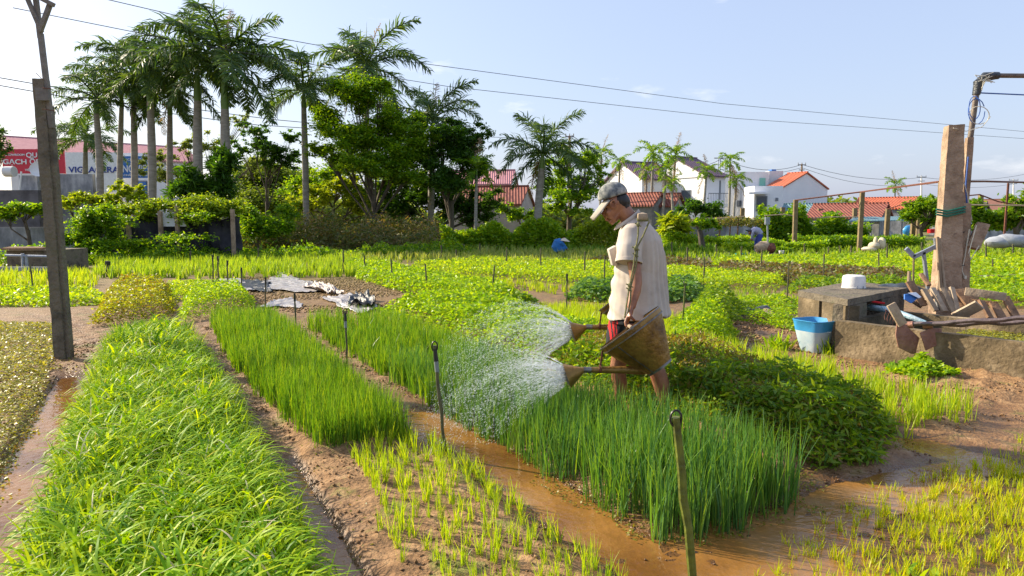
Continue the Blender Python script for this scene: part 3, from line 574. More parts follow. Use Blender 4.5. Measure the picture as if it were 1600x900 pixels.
mb.ball(A(946.4, 341), (.012, .022, .006), 8); mb.ball(A(947.4, 344), (.012, .020, .0065), 8)    # lips
for s_ in (-1, 1):
    mb.tube([A(948.5, 322, s_*.045), A(946, 323, s_*.018)], [.010, .008], 8)         # brow ridge
    mb.ball(A(950, 332, s_*.042), (.018, .016, .018), 8)                               # cheekbone
def ear(s_): 
    e = MB(); c = A(957.5, 320, s_*.074); pts = []
    for i in range(9):
        a = math.radians(-60+i*34); pts.append(c+Vector((math.cos(a)*.017+.003, s_*.010*(1+.4*math.cos(a)), math.sin(a)*.031)))
    e.tube(pts, [.004]+[.0062]*7+[.006], 8); e.ball(c+Vector((0, -s_*.002, -.022)), (.008, .006, .009), 8); e.ball(c+Vector((0, -s_*.003, 0)), (.013, .005, .024), 10); return e
e = ear(-1); mb.add(e.V, e.F); e = ear(1); mb.add(e.V, e.F)
# arms: near (left) arm hangs to the can handle, far arm to the other can
def arm(s_, P, R): mb.tube(P, R, 12)
NEARD = -.36
arm(-1, [A(990, 362, -.14), A(988, 378, -.20), A(989, 402, -.24), A(993, 428, -.28), A(994, 441, -.30), A(992, 455, -.32), A(988, 472, -.35), A(986, 481, NEARD)],
    [.052, .054, .047, .041, .040, (.042, .040), (.027, .032), (.022, .029)])
arm(1, [A(986, 362, .14), A(980, 380, .22), A(975, 415, .27), A(973, 440, .32), A(970, 455, .38), A(972, 468, .46)], [.052, .052, .045, .040, .036, .027])
def hand(w0, grip, ax, out):                      # w0 wrist, grip centre, ax along the bar, out knuckle side
    ax = Vector(ax).normalized(); d = (grip-w0).normalized(); out = Vector(out).normalized()
    mb.tube([w0, w0+(grip-w0)*.45+out*.004, w0+(grip-w0)*.85+out*.016], [(.020, .028), (.019, .038), (.017, .041)], 12, up=out)
    for i, (off, L) in enumerate(((-.033, .9), (-.011, 1.0), (.011, .96), (.033, .8))):
        k = w0+(grip-w0)*.85+ax*off+out*.014; r = .0088-.0006*(i == 3)
        mb.tube([k-d*.015, k+d*.018*L+out*.008, k+d*.042*L+out*.002, k+d*.050*L-out*.018, k+d*.038*L-out*.032], [r*1.1, r*1.05, r, r*.95, r*.8], 8)
    b = w0+(grip-w0)*.35-ax*.030
    mb.tube([b, b-ax*.016-out*.010+d*.018, b-ax*.006-out*.026+d*.036, b+ax*.010-out*.034+d*.046], [.013, .012, .0105, .008], 8)
GRIP = A(984, 503, -.40)
hand(A(986, 481, NEARD), GRIP, (.35, .93, 0), (-1, .25, .1))
hand(A(972, 468, .46), A(972, 480, .49), (0, 1, 0), (-1, 0, .1))
# legs
def leg(P, R): mb.tube(P, R, 14)
leg([A(999, 515, -.08), A(1006, 540, -.10), A(1018, 562, -.11), A(1024, 574, -.11), A(1030, 590, -.11), A(1034, 603, -.11), A(1037, 628, -.11), A(1039, 645, -.11)], [.095, .088, .066, .058, (.060, .056), (.058, .052), .038, .034])
leg([A(988, 515, .08), A(976, 540, .09), A(968, 562, .10), A(965, 573, .10), A(967, 588, .10), A(969, 602, .10), A(967, 628, .10), A(966, 645, .10)], [.095, .086, .064, .057, (.056, .053), (.055, .050), .036, .033])
for (ax_, dd) in ((1039, -.11), (966, .10)):
    h = A(ax_, 648, dd); gz0 = 0.055; h.z = .06
    mb.tube([h+Vector((.03, 0, -.02)), h+Vector((-.04, 0, -.012)), h+Vector((-.12, 0, -.032)), h+Vector((-.17, 0, -.040))], [(.032, .032), (.034, .040), (.020, .046), (.012, .036)], 12, up=(0, 0, 1))
    for q in range(5): b = h+Vector((-.165-.012*(2-abs(q-1.5))*.3, (q-2)*.016, -.043)); mb.tube([b, b+Vector((-.022, 0, -.003))], [.010, .008], 8)
remesh(mb, .0045, 'body', M_skin, man, smooth_it=3)
# eyes, brow
for s_ in (-1, 1):
    q = MB(); q.ball(A(948.2, 326.5, s_*.032), (.009, .010, .006), 10); q.build('eye', M_hair, man)
    q = MB(); q.tube([A(951.5, 321, s_*.052), A(947.6, 320.8, s_*.040), A(945.6, 322.5, s_*.018)], [.0022, .0035, .0025], 6); q.build('eyebrow', M_hair, man)
q = MB(); q.ball(A(967.5, 313.5), (.080, .0765, .066), 20, Matrix.Rotation(math.radians(25), 3, 'Y')); q.ball(A(975, 322), (.042, .060, .048), 14); q.tube([A(958, 312, -.073), A(957.5, 317, -.075)], [.010, .005], 6)
remesh(q, .005, 'hair', M_hair, man, lambda co, nr: co+nr*(.002*noise(co[:, 0]*90, co[:, 1]*90, co[:, 2]*30))[:, None], 2)
# cap: crown shell + curved brim
CT = A(957.5, 305); ctilt = Matrix.Rotation(math.radians(-17), 3, 'Y'); q = MB(); nn = 28; V = []; F = []
for i in range(12):
    th = math.radians(2+i*8.6)
    for k_ in range(nn):
        a = 2*math.pi*k_/nn; rr = Vector((math.sin(th)*math.cos(a)*.106, math.sin(th)*math.sin(a)*.086, math.cos(th)*.094))
        V.append(CT+ctilt@rr)
for i in range(11):
    for k_ in range(nn): k2 = (k_+1) % nn; F.append((i*nn+k_, (i+1)*nn+k_, (i+1)*nn+k2, i*nn+k2))
F.append(tuple(range(nn))); q.add(V, F); capo = q.build('cap', M_cap, man); so_ = capo.modifiers.new('t', 'SOLIDIFY'); so_.thickness = .004
q = MB(); V = []; F = []; nk = 15
ctrl = [(946, 309), (939, 318), (930, 330), (922, 340)]
for i, t_ in enumerate(np.linspace(0, 1, 7)):
    pxx = np.interp(t_, [0, .4, .75, 1], [c_[0] for c_ in ctrl]); pyy = np.interp(t_, [0, .4, .75, 1], [c_[1] for c_ in ctrl])
    wd = .078*math.sqrt(max(0, 1-(t_*.93)**3.2))
    for k_ in range(nk):
        s_ = (k_/(nk-1)*2-1); p = A(pxx, pyy); V.append(p+Vector((s_*s_*.022, s_*wd, -.020*s_*s_)))
for i in range(6):
    for k_ in range(nk-1): F.append((i*nk+k_, i*nk+k_+1, (i+1)*nk+k_+1, (i+1)*nk+k_))
q.add(V, F); b_ = q.build('brim', M_brim, capo); b_.modifiers.new('t', 'SOLIDIFY').thickness = .004
q = MB(); q.ball(CT+ctilt@Vector((0, 0, .096)), (.007, .007, .004), 8); q.build('button', M_brim, capo)
# shirt
q = MB()
q.tube([A(999, 494), A(998, 480), A(999, 455), A(1000, 425), A(1000, 400), A(998, 378), A(994, 362), A(989, 350), A(984, 342)],
       [(.222, .215), (.212, .205), (.198, .192), (.180, .182), (.165, .182), (.142, .190), (.118, .180), (.090, .130), (.066, .075)], 26, up=(1, 0, 0))
for s_ in (-1, 1):
    if s_ < 0: q.tube([A(992, 360, -.10), A(986, 368, -.18), A(984, 388, -.225), A(982.5, 410, -.25)], [.075, .080, .082, .086], 18)
    else: q.tube([A(990, 360, .10), A(984, 368, .18), A(978, 388, .24), A(974, 408, .27)], [.075, .078, .078, .080], 18)
def folds(co, nr):
    x, y, z = co[:, 0], co[:, 1], co[:, 2]; an = np.arctan2(y-YM, x-A(1000, 430).x)
    back = sst(-.02, .12, x-A(1003, 400).x)*sst(1.40, 1.28, z)*sst(.62, .75, z)
    d = .0085*np.sin(an*26+z*4+1.5*noise(x*5, y*5, z*3))*back+.009*noise(x*8, y*8, z*5, 5)+.006*np.abs(noise(x*16, y*16, z*8, 6))
    d += .007*np.sin((z*1.2+x*1.0)*42+2*noise(x*6, y*6, z*6, 9))*sst(A(1000, 440).x, A(970, 440).x, x)*sst(1.12, 1.0, z)
    hem = sst(.765, .745, z); co = co+nr*d[:, None]; co[:, 2] += hem*.006*np.sin(an*5); return co
sh = remesh(q, .007, 'shirt', M_shirt, man, folds, 6)
# collar, hem and sleeve bands, chest pocket, placket
q = MB(); pts = []
for i in range(17):
    a = math.radians(-180+i*22.5); c0 = A(980.5, 340.5); pts.append(c0+Vector((math.cos(a)*.078, math.sin(a)*.070, .058*math.cos(a)-.016)))
V = []; F = []
for p in pts:
    o_ = (p-A(980.5, 340.5)); o_.z = 0; o_.normalize(); V += [p+Vector((0, 0, .016))-o_*.010, p+Vector((0, 0, .020)), p+o_*.016+Vector((0, 0, -.010))]
for i in range(16):
    for j in range(2): F.append((i*3+j, i*3+j+1, (i+1)*3+j+1, (i+1)*3+j))
q.add(V, F); cl = q.build('collar', M_shirt, sh); cl.modifiers.new('t', 'SOLIDIFY').thickness = .004
q = MB(); c_ = A(982.5, 410, -.25); q.lathe(c_, (A(982.5, 410, -.25)-A(984, 388, -.225)), [(-.022, .0875), (-.020, .090), (.002, .091), (.004, .086)], 28); q.build('sleeve_hem', M_shirt, sh)
q = MB(); q.prism([A(963, 384, -.12), A(951.5, 390, -.135), A(957.5, 415, -.13), A(965, 416, -.12)], (0, .10, 0)); q.build('pocket', M_shirt, sh, bevel=.004)
# shorts
q = MB()
q.tube([A(990, 486), A(989, 505)], [(.155, .18), (.160, .18)], 20, up=(1, 0, 0))
q.tube([A(980, 500, .05), A(970, 528, .07), A(966, 553, .09)], [(.13, .13), (.110, .12), (.098, .11)], 18, up=(1, 0, 0))
q.tube([A(1002, 500, -.07), A(1006, 530, -.10), A(1016, 553, -.11)], [(.135, .12), (.11, .11), (.10, .10)], 18, up=(1, 0, 0))
sho = remesh(q, .007, 'shorts', M_blackcloth, man, lambda co, nr: co+nr*(.006*noise(co[:, 0]*12, co[:, 1]*12, co[:, 2]*4))[:, None], 4)
# red side stripes of the shorts: a band of the cloth that follows the front leg
me = sho.data; me.materials.append(M_redcloth); lo_ = wloc(man); xf = A(951, 520).x
for pl in me.polygons:
    c_ = pl.center+lo_; d_ = c_.x-xf+(.60-c_.z)*-.10
    if c_.y < YM+.12 and (.008 < d_ < .021 or .030 < d_ < .042 or .050 < d_ < .057): pl.material_index = 1

# ---------------------------------------------------------------- yoke, ropes, watering cans
yk = thing('shoulder_yoke', 'carrying yoke across the shoulders of the man with knotted green ropes', 'yoke', A(1005, 338, 0))
q = MB(); a_ = A(1004.5, 338.5, -.36); b_ = A(1000, 336, .42); q.bar(a_, b_, .062, .040); q.build('pole', M_wood3, yk, bevel=.008)
q = MB(); q.bar(A(1004.5, 343, -.352), A(1004.2, 343, -.31), .075, .026); q.build('wrapping', M_rope, yk, bevel=.008)
def rope(P, r=.0055): 
    q = MB(); q.tube(P, r, 7); return q
kn = A(993.5, 388, -.37); k2_ = A(984, 446, -.385)
for P in ([A(997.5, 347, -.36), A(997, 368, -.365), kn], [A(1014, 347, -.36), A(1005, 368, -.365), kn+Vector((.01, 0, .01))], [kn, A(990, 415, -.375), k2_], [kn+Vector((.012, 0, 0)), A(994, 415, -.375), k2_+Vector((.01, 0, 0))], [k2_, A(980, 470, -.39), A(976, 497, -.40)], [k2_+Vector((.008, 0, 0)), A(985, 470, -.39), A(979, 500, -.41)]):
    rope(P).build('rope', M_rope, yk)
for c_, r_ in ((A(997, 351, -.37), .013), (kn, .016), (A(993, 398, -.375), .012), (k2_, .015), (A(983, 452, -.387), .012)):
    q = MB(); q.ball(c_, (r_, r_*.9, r_*1.1), 10); q.tube([c_+Vector((-r_*1.6, 0, .01)), c_, c_+Vector((r_*1.4, -.01, -.012))], .004, 6); q.build('knot', M_rope, yk)
rope([A(1000, 348, .40), A(985, 420, .45), A(975, 470, .5)]).build('rope', M_rope, yk)
def can(label, d, sc, off):
    f = lambda px, py, dd=0: A(984+(px-984)*sc+off[0], 511+(py-511)*sc+off[1], d+dd)
    c0, c1 = f(984, 512), f(1031, 574, -.06); root = thing('watering_can', label, 'watering can', c1)
    ax = (c1-c0).normalized(); H_ = (c1-c0).length; R0, R1 = .236, .088
    q = MB(); q.lathe(c0, ax, [(.035, R0*.955), (.035+H_*.33, R0*.955-(R0-R1)*.31), (H_, R1), (H_-.003, R1*.3), (H_-.002, .001)], 40); q.lathe(c0, ax, [(.035, R0*.945), (H_-.006, R1*.95), (H_-.008, .001)], 40)
    bd = q.build('bucket', M_tin, root, angle=50)
    q = MB(); q.lathe(c0, ax, [(0, R0), (.040, R0*.965)], 40); q.lathe(c0, ax, [(.003, R0-.003), (.040, R0*.955)], 40); q.build('rim_band', M_tin, root)
    q = MB(); 
    for (t_, r_) in ((0, R0), (.036, R0*.972)):
        q.lathe(c0+ax*t_, ax, [(-.004, r_-.003), (-.003, r_+.004), (.004, r_+.004), (.005, r_-.003)], 40)
    q.build('rim_wire', M_tinr, root)
    q = MB(); q.lathe(c0, ax, [(H_-.010, R1+.002), (H_-.009, R1+.006), (H_+.006, R1+.004), (H_+.006, R1-.004)], 32); q.build('base_ring', M_tinr, root)
    # seam and rivets
    q = MB(); sd = (Vector((0, -1, 0))-ax*ax.dot(Vector((0, -1, 0)))).normalized(); sd2 = Quaternion(ax, math.radians(38))@sd
    for sv in (sd2,):
        q.bar(c0+ax*.045+sv*(R0*.945), c0+ax*(H_-.01)+sv*(R1+.002), .006, .012, up=sv)
    q.build('seam', M_tinr, root)
    for t_ in (.02, .09): 
        for a_ in (-50, 5, 44): sv = Quaternion(ax, math.radians(a_))@sd; rr = R0-(R0-R1)*t_/H_; q = MB(); q.ball(c0+ax*t_+sv*rr, .005, 8); q.build('rivet', M_tinr, root)
    pass
    q = MB(); hd = (Vector((0, 1, 0))-ax*ax.dot(Vector((0, 1, 0)))).normalized(); q.tube([c0-hd*R0, c0-hd*R0*.5-ax*.012, c0+hd*R0*.5-ax*.012, c0+hd*R0], .012, 10); q.build('handle', M_wood, root)
    s0, s1 = f(1008, 578), f(912, 578); q = MB(); q.tube([s0, s0+(s1-s0)*.4, s0+(s1-s0)*.8, s1], [.032, .025, .020, .018], 16); sp = q.build('spout', M_tin, root)
    q = MB(); tcap = s1+(s0-s1)*.12; q.tube([tcap, s1], .0205, 16); q.build('collar', M_tinr, sp)
    fc = f(886.5, 587); fx = (fc-s1).normalized(); ln = (fc-s1).length; q = MB(); q.lathe(s1, fx, [(-.004, .019), (.01, .022), (ln, .082), (ln+.004, .084), (ln+.004, .080)], 28); rs = q.build('rose', M_tin, root)
    q = MB(); q.lathe(s1, fx, [(ln+.002, .081), (ln+.014, .060), (ln+.020, .030), (ln+.022, .001)], 28); q.build('rose_plate', M_tinr, rs)
    st = f(942, 546); sb = f(937.5, 577); q = MB(); q.bar(st, sb, .012, .006, up=(0, 1, 0)); q.tube([sb+Vector((0, .022, 0)), sb+Vector((-.0, -.022, .0))], .012, 10)
    q.lathe(sb-Vector((.006, 0, 0)), (1, 0, 0), [(0, .024), (.0, .027), (.012, .027), (.012, .024)], 16); q.build('brace', M_rust, root)
    return fc, fx, rs
fc1, fx1, r1_ = can('rust brown tin watering can nearest, hanging from the near rope', -.40, 1.0, (0, 0))
fc2, fx2, r2_ = can('rust brown tin watering can mostly hidden behind the man', .50, .815, (-9.5, -54.5))
# water jets
M_drop = nodes('water_drops'); _m, t, p, o = M_drop; p.inputs['Base Color'].default_value = (.90, .95, 1, 1); p.inputs['Roughness'].default_value = .08; p.inputs['Transmission Weight'].default_value = .35; p.inputs['IOR'].default_value = 1.33
tr = t.nodes.new('ShaderNodeBsdfTranslucent'); tr.inputs[0].default_value = (.9, .95, 1, 1); ms = t.nodes.new('ShaderNodeMixShader'); ms.inputs[0].default_value = .42; t.links.new(p.outputs[0], ms.inputs[1]); t.links.new(tr.outputs[0], ms.inputs[2]); t.links.new(ms.outputs[0], o.inputs[0])
def spray(fc, dirv, n, label, v0=2.6, seed=3, jets=150, tmax=.42):
    r = np.random.default_rng(seed); d = Vector(dirv).normalized(); x = np.array(d.orthogonal().normalized()); y_ = np.cross(np.array(d), x); d = np.array(d)
    ja = r.uniform(0, 2*np.pi, jets); jr = np.sqrt(r.random(jets)); pos0 = np.array(fc)[None]+(x[None]*np.cos(ja)[:, None]+y_[None]*np.sin(ja)[:, None])*(jr*.074)[:, None]+d*.02
    jd = d[None]+(x[None]*np.cos(ja)[:, None]+y_[None]*np.sin(ja)[:, None])*(np.tan(jr*math.radians(34)))[:, None]; jd /= np.linalg.norm(jd, axis=1)[:, None]; jv = v0*r.uniform(.93, 1.05, jets)
    k = r.integers(0, jets, n); t_ = r.random(n)**1.25*tmax; vel = jd[k]*jv[k][:, None]; P = pos0[k]+vel*t_[:, None]; P[:, 2] -= 4.9*t_**2; vel = vel.copy(); vel[:, 2] -= 9.8*t_
    P += r.normal(size=(n, 3))*(.022*(t_/tmax)+.0006)[:, None]; ok = P[:, 2] > .05; P, vel, t_ = P[ok], vel[ok], t_[ok]; n = len(P)
    dr = vel/np.linalg.norm(vel, axis=1)[:, None]; rad = (.0004+.0007*r.random(n)**2)*(1+.2*t_/tmax); ln = rad*np.interp(t_, [0, .15, tmax], [22, 8, 5])
    a = np.cross(dr, r.normal(size=(n, 3))); a /= np.linalg.norm(a, axis=1)[:, None]; b = np.cross(dr, a)
    V = np.stack([P-dr*ln[:, None], P+a*rad[:, None], P+b*rad[:, None], P-a*rad[:, None], P-b*rad[:, None], P+dr*ln[:, None]], 1).reshape(-1, 3)
    o_ = (np.arange(n)*6)[:, None]; F = np.concatenate([o_+np.array(q)[None] for q in ((0, 2, 1), (0, 3, 2), (0, 4, 3), (0, 1, 4), (5, 1, 2), (5, 2, 3), (5, 3, 4), (5, 4, 1))])
    o = npmesh('water_spray', V, F, _m, smooth=True); tag(o, label, 'water spray', kind='stuff')
spray(fc1, (-1, -.05, .02), 20000, 'fan of water drops falling from the near watering can', seed=3)
spray(fc2, (-1, -.10, .12), 20000, 'fan of water drops arching from the far watering can', seed=4, v0=2.8, tmax=.44)
# ---------------------------------------------------------------- stakes
def stake(px, py, tx, ty, kind, label, group=None, r=None):
    b = G(px, py); b.z = float(gz(b.x, b.y))-.05; Yd = G(px, py).y; tp = at(tx, ty, Yd); s = thing('garden_stake', label, 'stake', b, group)
    r = r or max(.010, .0011*Yd); q = MB(); n = 7; P = [b+(tp-b)*i/n+Vector((random.uniform(-1, 1), random.uniform(-1, 1), 0))*r*.35 for i in range(n+1)]; P[-1] = tp
    q.tube(P, [r*1.15]+[r*random.uniform(.9, 1.1) for _ in range(n)], 8); q.build('stick', {'g': M_stakeg}.get(kind, M_stake), s)
    d = (tp-b).normalized()
    if kind in ('clip', 'g'):
        if kind == 'clip':
            q = MB(); q.tube([tp-d*.16, tp-d*.09], r*1.35, 10); q.build('sleeve', M_greyclip, s); q = MB(); q.tube([tp-d*.095, tp-d*.02], [r*1.5, r*1.1], 10); q.build('clamp', M_black, s); q = MB()
        else: q = MB()
        ring = [tp+Vector((math.cos(a)*.017*(1 if kind == 'clip' else 1.25), 0, math.sin(a)*(.030 if kind == 'clip' else .032)))-d*.005 for a in [2*math.pi*i/14 for i in range(15)]]
        q.tube(ring, .0045, 6, cap=False); q.build('hose_ring', M_black, s)
    elif kind == 'cap': q = MB(); q.tube([tp-d*.10, tp], r*1.3, 8); q.build('cap', M_black, s)
    return s
stake(1087, 915, 1056, 652, 'g', 'mossy green stake with a black ring standing closest in the right foreground', r=.0165)
stake(697, 706, 679, 540, 'clip', 'dark stake with black hose ring in the furrow left of the water spray')
stake(543, 575, 539, 486, 'clip', 'dark stake with black hose ring between the two scallion beds')
stake(463, 527, 460, 458, 'cap', 'green-topped stake in front of the plastic sheets')
stake(414, 490, 415, 433, 'cap', 'green stake beside the left end of the plastic sheets')
stake(377, 452, 377, 418, 'cap', 'short dark stake nearest the rounded herb clump')
stake(356, 449, 355, 407, 'cap', 'dark stake second from the right in the row of four by the white sheet')
stake(342, 447, 340, 400, 'cap', 'tall dark stake second from the left in the row of four by the white sheet')
stake(333, 441, 332, 398, 'cap', 'dark stake at the left end of the row of four by the white sheet')
stake(885, 495, 886, 428, 'cap', 'dark stake just above the far water spray')
stake(768, 465, 773, 415, 'plain', 'leaning stake at the end of the green mint strip')
stake(668, 460, 664, 412, 'plain', 'stake on the edge of bare soil by the middle of the mint strip')
stake(614, 447, 611, 405, 'plain', 'stake on the bare soil beside the left part of the mint strip')
stake(571, 430, 569, 399, 'plain', 'stake at the far corner of the bare soil')
stake(1065, 522, 1071, 442, 'g', 'thin stake with a ring standing in the leafy weeds right of the man', r=.011)
stake(1229, 476, 1233, 408, 'plain', 'mossy stake standing left of the concrete box')
stake(1286, 445, 1288, 397, 'plain', 'stake behind the white pot among purple leaves')
stake(1099, 448, 1101, 403, 'plain', 'stake between the man and the purple leaf strip')
stake(1189, 425, 1191, 390, 'plain', 'stake in front of the old pump')
stake(945, 455, 945, 400, 'plain', 'stake at the edge of the lime strip behind the chest of the man')
stake(845, 425, 845, 387, 'plain', 'stake in the lime strip below the hatted worker')
stake(913, 434, 914, 393, 'plain', 'stake just left of the man in the lime strip')
stake(52, 458, 47, 414, 'plain', 'stake in front of the far left tank')
stake(168, 433, 168, 408, 'cap', 'thick short black post on the left path', r=.05)
far_st = [(160, 405, 385), (205, 404, 384), (253, 404, 383), (297, 418, 392), (403, 417, 388), (450, 396, 380), (500, 405, 385), (536, 428, 390), (470, 398, 382), (595, 398, 380), (628, 400, 382), (690, 406, 383), (724, 399, 381), (750, 397, 380), (792, 418, 386), (712, 412, 390), (1074, 420, 386), (1158, 408, 385), (1257, 402, 380), (1294, 404, 386), (1373, 424, 395), (1386, 410, 380), (1330, 404, 384), (1313, 402, 384), (1470, 400, 384), (1541, 408, 380), (1552, 426, 405), (1583, 402, 381), (1510, 397, 378), (990, 396, 376), (1050, 400, 378), (1120, 402, 382), (1440, 404, 378)]
far_lb = ['just right of the leaning pole before the overgrown bush', 'below the left part of the netting fence', 'below the middle posts of the netting fence', 'in the grassy crop below the right half of the netting fence', 'in the grassy crop between netting fence and bare soil', 'at the foot of the bank below the slender bare palm', 'in the grassy crop under the left side of the yellow-green tree', 'at the back corner of the bare soil patch', 'on the bank line just left of the yellow-green tree', 'below the forked trunk of the feathery tree', 'right of the forked trunk of the feathery tree', 'below the lower trunk of the palm with dry upright fronds', 'between the dark trees and the slim yellow palm', 'below the slim yellow palm', 'in the silvery grass below the small red-roofed house', 'at the near edge of the silvery grass', 'right behind the back of the man', 'just left of the bending worker', 'just left of the first tall trellis post', 'below the teal roofed shed, the taller of a close pair', 'in front of the sacking heap', 'beneath the post right of the sacking heap', 'just left of the tallest trellis post', 'below the teal roofed shed, left of the tallest trellis post', 'immediately left of the tall pillar in the far field', 'under the hanging concrete block in the lettuce', 'nearest one right of the hanging concrete block', 'at the foot of the grey covered heap', 'just right of the pillars at the back of the field', 'behind the chest of the man at the hedge', 'right of the man in front of the far scallion strip', 'left of the bending worker in front of the low trellis', 'below the shade tree left of the tall pillar']
for (x_, yb, yt), lb_ in zip(far_st, far_lb): stake(x_, yb, x_+random.uniform(-1, 1), yt, 'plain', 'thin far stake '+lb_, 'thin stakes among the far beds')

# ---------------------------------------------------------------- left leaning pole with timber frame
b = G(103, 560); YP = b.y; lp = thing('concrete_pole', 'dark weathered concrete pole leaning left at the strap-leaved bed', 'pole', (b.x, b.y, 0))
q = MB(); c0 = at(99, 575, YP); c1 = at(64, 124, YP); q.bar(c0, c1, .11, .10, up=(0, -1, 0)); q.rough(5, .010, 9); q.build('post', M_cdark, lp)
q = MB(); q.bar(at(111, 575, YP+.01), at(77, 165, YP), .045, .07, up=(0, -1, 0)); q.rough(4, .006, 9, 3); q.build('side_rib', M_cdark, lp)
q = MB(); q.box(at(66, 147, YP-.10), (.125, .02, .12)); q.build('end_plate', M_gwood, lp)
fr = thing('timber_frame', 'forked grey timber frame tied to the top of the left pole', 'timber frame', at(80, 165, YP))
q = MB(); q.bar(at(81, 200, YP-.02), at(63, 52, YP-.02), .042, .045, up=(0, -1, 0)); q.bar(at(63, 60, YP-.02), at(48, -70, YP-.02), .04, .04, up=(0, -1, 0)); q.build('upright', M_gwood, fr, bevel=.004)
q = MB(); q.bar(at(65, 50, YP-.05), at(35, -20, YP-.05), .035, .035, up=(0, -1, 0)); q.build('brace', M_gwood, fr, bevel=.004)
q = MB(); q.bar(at(62, 50, YP-.08), at(79, 4, YP-.08), .038, .04, up=(0, -1, 0)); q.build('brace', M_gwood, fr, bevel=.004)
q = MB(); q.bar(at(84, 8, YP-.10), at(38, -16, YP-.10), .04, .04, up=(0, -1, 0)); q.build('crossbar', M_gwood, fr, bevel=.004)
q = MB(); q.tube([at(66, 137, YP-.12), at(80, 138.5, YP-.12)], .004, 6); q.tube([at(66, 170, YP-.12), at(84, 173, YP-.12)], .004, 6); q.tube([at(56, 114, YP-.1), at(66, 124, YP-.1)], .003, 5); q.build('bolt', M_rust, fr)

# ---------------------------------------------------------------- right pillar, pipe, tank and clutter
YR = 8.8
rp = thing('concrete_pillar', 'tall tan concrete pillar leaning right over the board pile', 'pillar', (at(1480, 470, YR).x, YR, 0))
q = MB(); Rz = (-.25, -.97, 0)
lo = at(1478, 520, YR); hi = at(1491, 196, YR); q.tbar(lo+Vector((-.03, 0, 0)), hi, (.30, .29), (.18, .19), up=Rz); q.rough(5, .016, 9, 1); q.build('post', M_conc, rp)
q = MB(); q.tbar(at(1490, 520, YR+.16), at(1515, 215, YR+.16), (.10, .14), (.07, .10), up=Rz); q.rough(4, .008, 9, 6); q.build('rear_rib', M_conc, rp)
q = MB(); 
for zz in (262+60, 350): pass
for (yy, mt_) in ((330, 0), (334, 0), (338, 0)):
    q.tube([at(1463, yy-3, YR-.14), at(1480, yy, YR-.16), at(1505, yy-6, YR-.16), at(1514, yy-9, YR+.0), at(1506, yy-8, YR+.3)], .012, 6)
q.build('strap', M_grn, rp)
r2 = thing('short_pillar', 'shorter broken concrete pillar strapped right of the tall one', 'pillar', (at(1500, 470, YR-.05).x, YR-.05, 0))
q = MB(); q.bar(at(1499, 520, YR-.02), at(1502, 318, YR-.02), .17, .17, up=Rz); q.rough(5, .010, 9, 4); q.build('post', M_conc, r2)
q = MB()
for yy in (366, 418): q.tube([at(1490, yy, YR-.12), at(1504, yy-3, YR-.13), at(1515, yy-5, YR-.05)], .005, 6)
q.build('wire_tie', M_wire, r2)
hb = thing('hanging_block', 'broken concrete block hanging by cords right of the pillars', 'concrete block', at(1527, 370, YR))
q = MB(); q.bar(at(1520, 388, YR-.1), at(1536, 350, YR-.1), .14, .17, up=(-.5, -.86, 0)); q.rough(4, .010, 9, 2); q.build('block', M_conc, hb)
q = MB(); q.tube([at(1518, 350, YR-.1), at(1507, 322, YR-.1), at(1512, 318, YR-.1)], .005, 6); q.tube([at(1526, 352, YR-.2), at(1514, 395, YR-.2), at(1517, 405, YR-.2), at(1530, 384, YR-.2)], .006, 6); q.tube([at(1519, 345, YR-.1), at(1511, 300, YR-.1), at(1506, 285, YR-.1)], .006, 6); q.build('cord', M_cord, hb)
q = MB(); q.tube([at(1515, 358, YR-.14), at(1508, 400, YR-.12), at(1503, 422, YR-.12), at(1507, 432, YR-.13)], .007, 6); q.box(at(1508, 433, YR-.13), (.03, .03, .04)); q.build('cord', M_cord, hb)
pp = thing('water_pipe', 'dark bent pipe with taped elbow rising beside the tall pillar', 'pipe', at(1500, 470, YR+.2))
q = MB(); q.tube([at(1503, 420, YR+.22), at(1513, 240, YR+.22), at(1527, 138, YR+.22)], .034, 12); q.build('riser', M_pipe, pp)
q = MB(); q.tube([at(1555, 118, YR+.22), at(1700, 119, YR+.3)], .030, 12); q.build('outlet', M_pipe, pp)
q = MB(); q.tube([at(1525.5, 148, YR+.22), at(1529, 130, YR+.22), at(1539, 119.5, YR+.22), at(1560, 118, YR+.22)], [.045, .062, .058, .045], 14); q.rough(2, .010, 30, 5); q.build('taped_elbow', M_blackp, pp)
q = MB()
for j in range(7):
    a = [at(1522+random.uniform(0, 14), 122+random.uniform(-6, 20), YR+.15), at(1530+random.uniform(0, 14), 118+random.uniform(-4, 22), YR+.14), at(1545+random.uniform(0, 10), 116+random.uniform(-3, 14), YR+.16)]; q.tube(a, .005, 5)
q.build('cord', M_cord, pp)
def loopcord(cx, cy, rx, ry, m_, ph=0):
    q = MB(); q.tube([at(cx+rx*math.cos(a), cy+ry*math.sin(a), YR+.10+.03*math.sin(a*2)) for a in [ph+i*.42 for i in range(15)]], .0055, 6, cap=False); return q.build('cord', m_, pp)
loopcord(1526, 174, 13, 20, M_bl); loopcord(1530, 180, 16, 14, M_cord, 1); loopcord(1523, 168, 9, 18, M_bl, 2)
q = MB(); q.tube([at(1548, 182, YR+.1), at(1535, 198, YR+.1), at(1510, 205, YR), at(1490, 200, YR-.15)], .005, 5); q.build('cord', M_cord, pp)
q = MB(); q.tube([at(1513, 245, YR+.1), at(1509, 290, YR+.05), at(1512, 335, YR), at(1518, 350, YR)], .010, 6); q.tube([at(1529, 145, YR+.2), at(1620, 149, YR+.5), at(1800, 152, YR+1)], .009, 5); q.build('blue_line', M_bl, pp)
